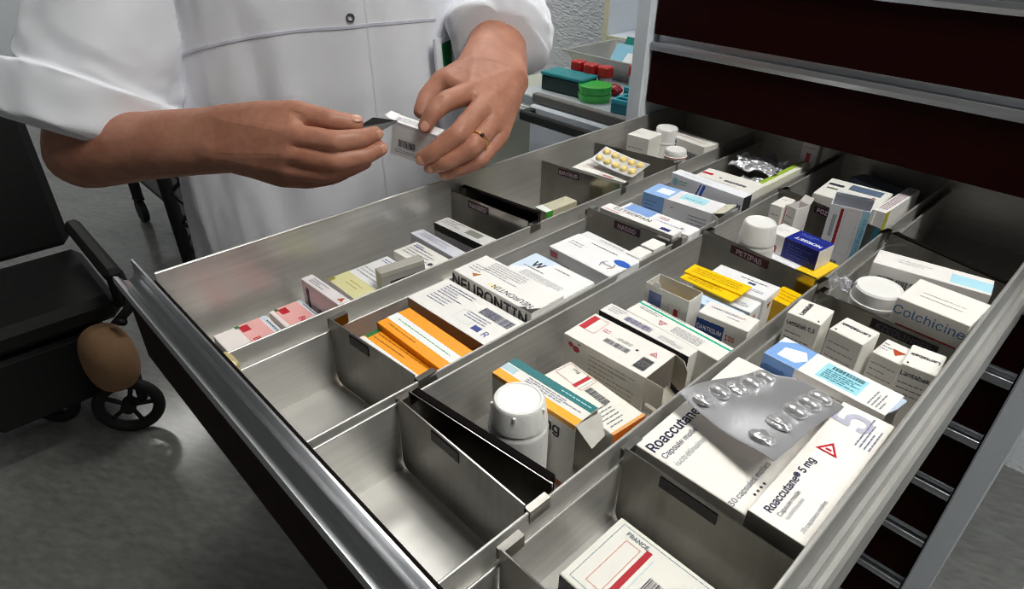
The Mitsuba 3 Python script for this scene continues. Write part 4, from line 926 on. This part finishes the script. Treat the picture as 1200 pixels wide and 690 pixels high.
def hand(h, k=1.0):
    S = lambda n, r: (*h[n], r * k)
    out = []
    for f, rs in (('i', (.0135, .0115, .0100, .0085)), ('m', (.0138, .0118, .0102, .0087)), ('r', (.0132, .0112, .0098, .0083)), ('p', (.0120, .0098, .0088, .0075))):
        out += balls([S(f + 'm', rs[0]), S(f + 'p', rs[1]), S(f + 'd', rs[2]), S(f + 't', rs[3])])
    out += balls([S('c', .020), S('tm', .0150), S('ti', .0120), S('tt', .0095)])
    sp = lambda n, r: m3.Manifold.sphere(r * k, 24).translate(list(h[n]))
    out.append(m3.Manifold.batch_hull([sp('wa', .021), sp('wb', .022), sp('im', .0125), sp('mm', .0130)]))
    out.append(m3.Manifold.batch_hull([sp('wa', .019), sp('wb', .022), sp('mm', .0130), sp('rm', .0125), sp('pm', .0115)]))
    out.append(m3.Manifold.batch_hull([sp('wa', .021), sp('c', .0195), sp('im', .0120), sp('tm', .0135)]))
    return out


def mid(a, b, t): return tuple(np.array(a) * (1 - t) + np.array(b) * t)


R_EL, L_EL = (-1.005, 0.1634, 0.9321), (-0.779, 0.730, 1.0880)
R_SH, L_SH = (-1.062, 0.350, 1.235), (-0.868, 0.678, 1.285)
bodyp = hand(RHAND, 1.04) + hand(LHAND, 1.04)
sp = lambda p, r: m3.Manifold.sphere(r, 28).translate(list(p))
for h, el, sh, we in ((RHAND, R_EL, R_SH, 0.052), (LHAND, L_EL, L_SH, 0.048)):
    w1, w2 = h['wa'], h['wb']; f1 = mid(mid(w1, w2, .5), el, .55)
    bodyp.append(m3.Manifold.batch_hull([sp(w1, .0225), sp(w2, .0235), sp(f1, .044 if h is RHAND else .040)]))
    bodyp.append(m3.Manifold.batch_hull([sp(f1, .044 if h is RHAND else .040), sp(el, we)]))
    bodyp += balls([(*el, we), (*mid(el, sh, .5), .058), (*sh, .062)])
ctr = lambda z, a=0.0, b=0.0: (*(Cn(z) + RT * a + NF * b), z)
tor = []
for z, a, r in ((0.80, 0.08, .135), (0.95, 0.08, .14), (1.12, 0.085, .13), (1.24, 0.10, .085)):
    tor.append(m3.Manifold.batch_hull([sp(ctr(z, a), r * .92), sp(ctr(z, -a), r * .92)]))
bodyp += [m3.Manifold.batch_hull([a, b]) for a, b in zip(tor[:-1], tor[1:])]
bodyp += [m3.Manifold.batch_hull([tor[-1], sp(ctr(1.36), .055)]), m3.Manifold.batch_hull([sp(ctr(1.36), .055), sp(ctr(1.45, 0, .025), .052)])]
HC = np.array(ctr(1.545, 0, .045))
bodyp.append(m3.Manifold.batch_hull([sp(HC + [0, 0, .03], .088), sp(HC + np.array([*(NF * .02), -.055]), .062), sp(HC + np.array([*(NF * .055), -.085]), .032)]))
bodyp.append(m3.Manifold.batch_hull([sp(HC + np.array([*(NF * .085), -.005]), .008), sp(HC + np.array([*(NF * .108), -.035]), .011)]))
for s in (1, -1): bodyp.append(sp(HC + np.array([*(RT * .088 * s), -.012]), .022))
for s in (1, -1):
    bodyp += balls([(*ctr(0.80, .105 * s), .105), (*ctr(0.46, .095 * s, .02), .065), (*ctr(0.09, .09 * s), .042)])
    bodyp += balls([(*ctr(0.055, .09 * s, -.03), .040), (*ctr(0.045, .095 * s, .13), .034)])
body = union(bodyp).refine_to_length(0.006)
bm = to_tm(body)
trimesh.smoothing.filter_taubin(bm, lamb=0.5, nu=0.53, iterations=24)
b2 = bm.copy(); trimesh.smoothing.filter_laplacian(b2, lamb=0.6, iterations=60, volume_constraint=False)
v0, v2 = np.array(bm.vertices), np.array(b2.vertices)
wgt = np.zeros(len(v0))
for h, el in ((RHAND, R_EL), (LHAND, L_EL)):
    w0 = np.array(mid(h['wa'], h['wb'], .5)); d_ = np.array(el) - w0; L_ = np.linalg.norm(d_); d_ /= L_
    al = (v0 - w0) @ d_; rad = np.linalg.norm(v0 - w0 - al[:, None] * d_, axis=1)
    wgt = np.maximum(wgt, np.where((rad < .11) & (al < L_ + .1), np.clip((al + .005) / .03, 0, 1), 0))
bm = trimesh.Trimesh(v0 * (1 - wgt[:, None]) + v2 * wgt[:, None], bm.faces, process=False)
v = np.array(bm.vertices); n_ = bm.vertex_normals
v = v + n_ * ((meshkit.fbm(v * 45, 3, 2) - .5) * 0.0016)[:, None]
bm = trimesh.Trimesh(v, bm.faces, process=False)
part(PE, 'body', bm, SKIN, True)

# coat: a lofted torso with folds and two wide sleeves with rolled cuffs
SEC = np.array([[0.46, .262, .185], [0.70, .252, .180], [0.86, .243, .175], [1.00, .236, .172], [1.12, .228, .158], [1.22, .215, .138], [1.29, .170, .112], [1.345, .095, .080], [1.375, .070, .068]])


def coat_pt(th, z, off=0.0):
    a, b = np.interp(z, SEC[:, 0], SEC[:, 1]), np.interp(z, SEC[:, 0], SEC[:, 2])
    th, z = np.asarray(th, float), np.asarray(z, float)
    cs, sn = np.cos(th), np.sin(th)
    e = 0.85
    x, y = np.sign(cs) * np.abs(cs) ** e, np.sign(sn) * np.abs(sn) ** e
    q = np.stack([th * 2.2, z * 3.0, z * 0], -1)
    fold = (meshkit.fbm(np.stack([np.cos(th) * 3 + z * .8, np.sin(th) * 3.5 - z * .5, z * 2.2], -1), 3, 7) - .5) * 0.030 + np.abs(meshkit.noise(np.stack([th * 5 + z * 2.5, z * 4.5 - th * 2, z * 0 + 3.3], -1), 5) - .5) * -0.014
    k = np.clip((1.30 - z) / .1, 0, 1)
    d = fold * k + off
    ce = np.stack([-0.97 + 0.028 * np.maximum(0, (z - .9) / .35), 0.516 - 0.017 * np.maximum(0, (z - .9) / .35)], -1)
    xy = ce + NF * ((b + d) * x)[..., None] + RT * ((a + d) * y)[..., None]
    return np.concatenate([xy, z[..., None]], -1)


nt, nz = 180, 120
ths = np.linspace(-np.pi, np.pi, nt, endpoint=False); zs = np.linspace(0.46, 1.375, nz)
TH, ZZ = np.meshgrid(ths, zs, indexing='ij')
pv = coat_pt(TH, ZZ).reshape(-1, 3); idx = np.arange(nt * nz).reshape(nt, nz)
f = []
for i in range(nt):
    j = (i + 1) % nt
    for q in range(nz - 1):
        f += [[idx[i, q], idx[j, q], idx[j, q + 1]], [idx[i, q], idx[j, q + 1], idx[i, q + 1]]]
kb = len(pv); pv = np.vstack([pv, [[*Cn(.46), .46]], [[*Cn(1.375), 1.375]]])
for i in range(nt):
    j = (i + 1) % nt; f += [[idx[j, 0], idx[i, 0], kb], [idx[i, -1], idx[j, -1], kb + 1]]
torso = trimesh.Trimesh(pv, f, process=False)
if torso.volume < 0: torso.invert()


def sleeve(path, rad, seed, amp=0.012, n=72, m_=60):
    path, rad = np.array(path, float), np.array(rad, float)
    s = np.linspace(0, 1, len(path)); t = np.linspace(0, 1, m_)
    from scipy.interpolate import PchipInterpolator
    P = np.stack([PchipInterpolator(s, path[:, k])(t) for k in range(3)], 1); r = PchipInterpolator(s, rad)(t)
    tg = np.gradient(P, axis=0); tg /= np.linalg.norm(tg, axis=1, keepdims=True)
    a = np.cross(tg, [0.2, 0.3, 0.93]); a /= np.linalg.norm(a, axis=1, keepdims=True); b = np.cross(tg, a)
    an = np.arange(n) * 2 * np.pi / n
    dirs = np.cos(an)[None, :, None] * a[:, None] + np.sin(an)[None, :, None] * b[:, None]
    p0 = P[:, None] + dirs * r[:, None, None]
    d = (meshkit.fbm(np.stack([np.cos(an)[None, :] * 1.6 + t[:, None] * 2, np.sin(an)[None, :] * 1.6 + t[:, None] * 5, np.full((m_, n), seed)], -1), 3, seed) - .5) * amp * 2
    d -= np.abs(meshkit.noise(np.stack([an[None, :] * 1.3 + t[:, None] * 6, t[:, None] * 9 + 0 * an[None, :], np.full((m_, n), seed + .5)], -1), seed) - .5) * amp * .9
    p = (p0 + dirs * d[..., None]).reshape(-1, 3)
    i = np.arange(m_ * n).reshape(m_, n); ii = np.roll(i, -1, 1)
    f = np.concatenate([np.stack([i[:-1], ii[:-1], ii[1:]], -1).reshape(-1, 3), np.stack([i[:-1], ii[1:], i[1:]], -1).reshape(-1, 3)])
    k = len(p); p = np.vstack([p, P[:1], P[-1:]])
    f = np.vstack([f, np.stack([ii[0], i[0], np.full(n, k)], 1), np.stack([i[-1], ii[-1], np.full(n, k + 1)], 1)])
    m = trimesh.Trimesh(p, f, process=False)
    if m.volume < 0: m.invert()
    return m


def man(m): return m3.Manifold(m3.Mesh(np.asarray(m.vertices, np.float32), np.asarray(m.faces, np.uint32)))


SL_R = sleeve([R_SH, mid(R_SH, R_EL, .35), mid(R_SH, R_EL, .62), mid(R_SH, R_EL, .74), mid(R_SH, R_EL, .77), mid(R_SH, R_EL, .93), mid(R_SH, R_EL, .96)], [.085, .098, .100, .101, .112, .108, .086], 3)
WL = mid(LHAND['wa'], LHAND['wb'], .5)
SL_L = sleeve([L_SH, mid(L_SH, L_EL, .5), L_EL, mid(L_EL, WL, .26), mid(L_EL, WL, .30), mid(L_EL, WL, .57), mid(L_EL, WL, .61)], [.085, .080, .068, .064, .072, .066, .048], 9)
coat = union([man(torso), man(SL_R), man(SL_L)])
part(PE, 'coat', to_tm(coat), CLOTH, 50, label='white work coat with rolled short sleeves')


def strip(th0, z0, th1, z1, w, off=0.0022, n=40, bend=0.0):
    t = np.linspace(0, 1, n); th = th0 + (th1 - th0) * t; z = z0 + (z1 - z0) * t + bend * np.sin(np.pi * t)
    A = coat_pt(th, z, off)
    tg = np.gradient(A, axis=0); tg /= np.linalg.norm(tg, axis=1, keepdims=True)
    nr = A - np.c_[np.array([Cn(q) for q in z]), z]; nr /= np.linalg.norm(nr, axis=1, keepdims=True)
    s = np.cross(nr, tg); s /= np.linalg.norm(s, axis=1, keepdims=True)
    v = np.vstack([A - s * w / 2, A + s * w / 2, A - s * w / 2 - nr * .004, A + s * w / 2 - nr * .004]); f = []
    for i in range(n - 1):
        for p, q in ((0, 1), (1, 3), (3, 2), (2, 0)):
            f += [[p * n + i, p * n + i + 1, q * n + i + 1], [p * n + i, q * n + i + 1, q * n + i]]
    m = trimesh.Trimesh(v, f, process=False)
    if m.volume < 0: m.invert()
    return m


GRN = c('1f6b3c')
part(PE, 'piping', strip(-1.02, 1.00, -1.10, 1.28, .011), FABRIC, color=GRN, label='green piping')
part(PE, 'piping', strip(0.93, 1.10, 0.93, 1.28, .011), FABRIC, color=GRN, label='green piping')
part(PE, 'yoke_seam', strip(1.12, 1.030, -0.75, 1.088, .0035, .0012, 60, .020), FABRIC, color=c('c3c6d2'), label='stitched cross seam')
part(PE, 'placket', strip(-0.26, 0.50, -0.26, 1.30, .0025, .0006, 60), FABRIC, color=c('ccd0da'), label='front edge of the coat')
for th, z in ((-0.17, 1.098), (-0.17, 1.22), (-0.17, 0.95), (-0.17, 0.80)):
    p = coat_pt(np.array(th), np.array(z), 0.0015); nn = np.array([*(NF), 0.05])
    m = trimesh.creation.torus(0.0045, 0.0011, major_sections=24, minor_sections=8)
    ang = math.atan2(NF[1], NF[0])
    m.apply_transform(trimesh.transformations.rotation_matrix(math.pi / 2, [0, 1, 0])); m.apply_transform(trimesh.transformations.rotation_matrix(ang, [0, 0, 1])); m.apply_translation(p)
    part(PE, 'snap_button', m, FABRIC, True, color=c('50525c'), label='snap button ring')
pk = part(PE, 'pocket', strip(-0.80, 0.93, -0.81, 1.066, .062, .0035, 24), CLOTH, label='breast pocket with a green band')
part(pk, 'band', strip(-0.80, 0.985, -0.805, 1.058, .026, .0050, 16), FABRIC, color=GRN, label='green band')
tr = []
for s in (1, -1):
    tr += balls([(*ctr(0.80, .10 * s), .118), (*ctr(0.46, .095 * s, .02), .085), (*ctr(0.11, .09 * s), .070)])
part(PE, 'trousers', to_tm(union(tr).refine_to_length(.03)), CLOTH, True, label='white trousers')
for s in (1, -1):
    part(PE, 'shoe', to_tm(union(balls([(*ctr(0.051, .09 * s, -.035), .050), (*ctr(0.046, .095 * s, .07), .045), (*ctr(0.040, .097 * s, .145), .038)])).trim_by_plane([0, 0, 1], 0.002)), FABRIC, 40, color=c('d8d8d8'))
hair = union([m3.Manifold.batch_hull([sp(HC + np.array([*(NF * -.012), .045]), .096), sp(HC + np.array([*(NF * -.04), -.04]), .075)])])
hair = hair - union([m3.Manifold.batch_hull([sp(HC + np.array([*(NF * .085), .02]), .062), sp(HC + np.array([*(NF * .085), -.12]), .07)])])
part(PE, 'hair', to_tm(hair.refine_to_length(.015)), FABRIC, 40, color=c('4a3526'))
for s in (1, -1):
    part(PE, 'eye', trimesh.creation.icosphere(subdivisions=2, radius=0.0105).apply_translation(HC + np.array([*(NF * .083 + RT * .033 * s), .008])), PLASTIC, True, color=c('3a2a22'))
part(PE, 'mouth', trimesh.creation.icosphere(subdivisions=2, radius=1.0).apply_scale([.012, .022, .006]).apply_translation(HC + np.array([*(NF * .083), -.066])), SKIN, True)

def nail(h, a, b, up_, sc=1.0):
    t, d = np.array(h[a]), np.array(h[b]); ax = t - d; ax /= np.linalg.norm(ax)
    u_ = np.array(up_, float); u_ -= ax * (u_ @ ax); u_ /= np.linalg.norm(u_)
    return blob(t + u_ * .0075 * sc + ax * .001, .0066 * sc, .0052 * sc, .0022, ax, u_)
for h, a, b, u_, s_ in ((RHAND, 'tt', 'ti', (0.3, -0.3, 0.9), 1.1), (LHAND, 'it', 'id', (0.75, -0.5, 0.45), 1.0), (LHAND, 'mt', 'md', (0.7, -0.7, 0.1), .95), (LHAND, 'rt', 'rd', (0.7, -0.7, 0.1), .95), (LHAND, 'pt', 'pd', (0.7, -0.7, 0.1), .85), (RHAND, 'it', 'id', (0.9, -0.2, 0.1), .95), (RHAND, 'mt', 'md', (0.9, -0.2, 0.1), .95)):
    part(PE, 'fingernail', nail(h, a, b, u_, s_), PLASTIC, True, color=c('c08d78'))
rp_ = mid(LHAND['rm'], LHAND['rp'], .74); ax = np.array(LHAND['rp']) - np.array(LHAND['rm']); ax /= np.linalg.norm(ax)
m = trimesh.creation.torus(0.0128, 0.0017, major_sections=36, minor_sections=10); m.apply_transform(trimesh.geometry.align_vectors([0, 0, 1], ax)); m.apply_translation(rp_)
rk = solo('finger_ring', m, GOLD, 'gold ring with a dark stone on the left ring finger', 'ring', True)
cd = np.array([0.72, -0.62, 0.32]); cd -= ax * (cd @ ax); cd /= np.linalg.norm(cd)
q = np.array(rp_) + cd * 0.0136
part('finger_ring', 'stone', trimesh.creation.icosphere(subdivisions=2, radius=0.0026).apply_translation(q), PLASTIC, True, color=c('3a1414'), label='dark red stone')

def basis(TL, TR_, BL_):
    TL, TR_, BL_ = map(np.array, (TL, TR_, BL_)); x = (TR_ - TL) / np.linalg.norm(TR_ - TL); z = TL - BL_; z -= x * (z @ x); z /= np.linalg.norm(z); y = np.cross(z, x)
    M = np.eye(4); M[:3, 0], M[:3, 1], M[:3, 2], M[:3, 3] = x, y, z, TL
    return M
carton('held_box', 'small white box with a barcode held in the worker\'s two hands', None, 0.058, 0.020, 0.042, M=basis((-0.6298, 0.414, 1.0119), (-0.581, 0.438, 1.0016), (-0.6446, 0.4084, 0.9775)), color='e4e4e6', open_end='left',
       front=[('b', .16, .30, .56, .52, '4a4a52'), ('l', .1, .1, .6, .24, 2, 'a0a0a8'), ('r', 0, .9, 1, 1, 'd0d0d6')], top=[('l', .12, .2, .8, .8, 3, '8f9098'), ('r', .02, .2, .1, .7, 'a5a5ac')],
       flaps=[([(0, 0, 0), (0, .02, 0), (-.012, .018, .002), (-.012, .002, .002)], 'e8e8ea')])
q = np.array([(-0.6249, 0.3631, 1.0150), (-0.6273, 0.3866, 1.0215), (-0.6232, 0.4166, 1.0128), (-0.6108, 0.3741, 1.0078)])
nn = np.cross(q[1] - q[0], q[3] - q[0]); nn /= np.linalg.norm(nn)
v = np.vstack([q, q + nn * 0.0016]); f = [[0, 1, 2], [0, 2, 3], [4, 6, 5], [4, 7, 6]]
for i in range(4):
    j = (i + 1) % 4; f += [[i, 4 + i, 4 + j], [i, 4 + j, j]]
solo('blister_card', trimesh.Trimesh(v, f, process=False), BLACK, 'dark blister card pulled halfway out of the box in the worker\'s hands', 'blister pack')
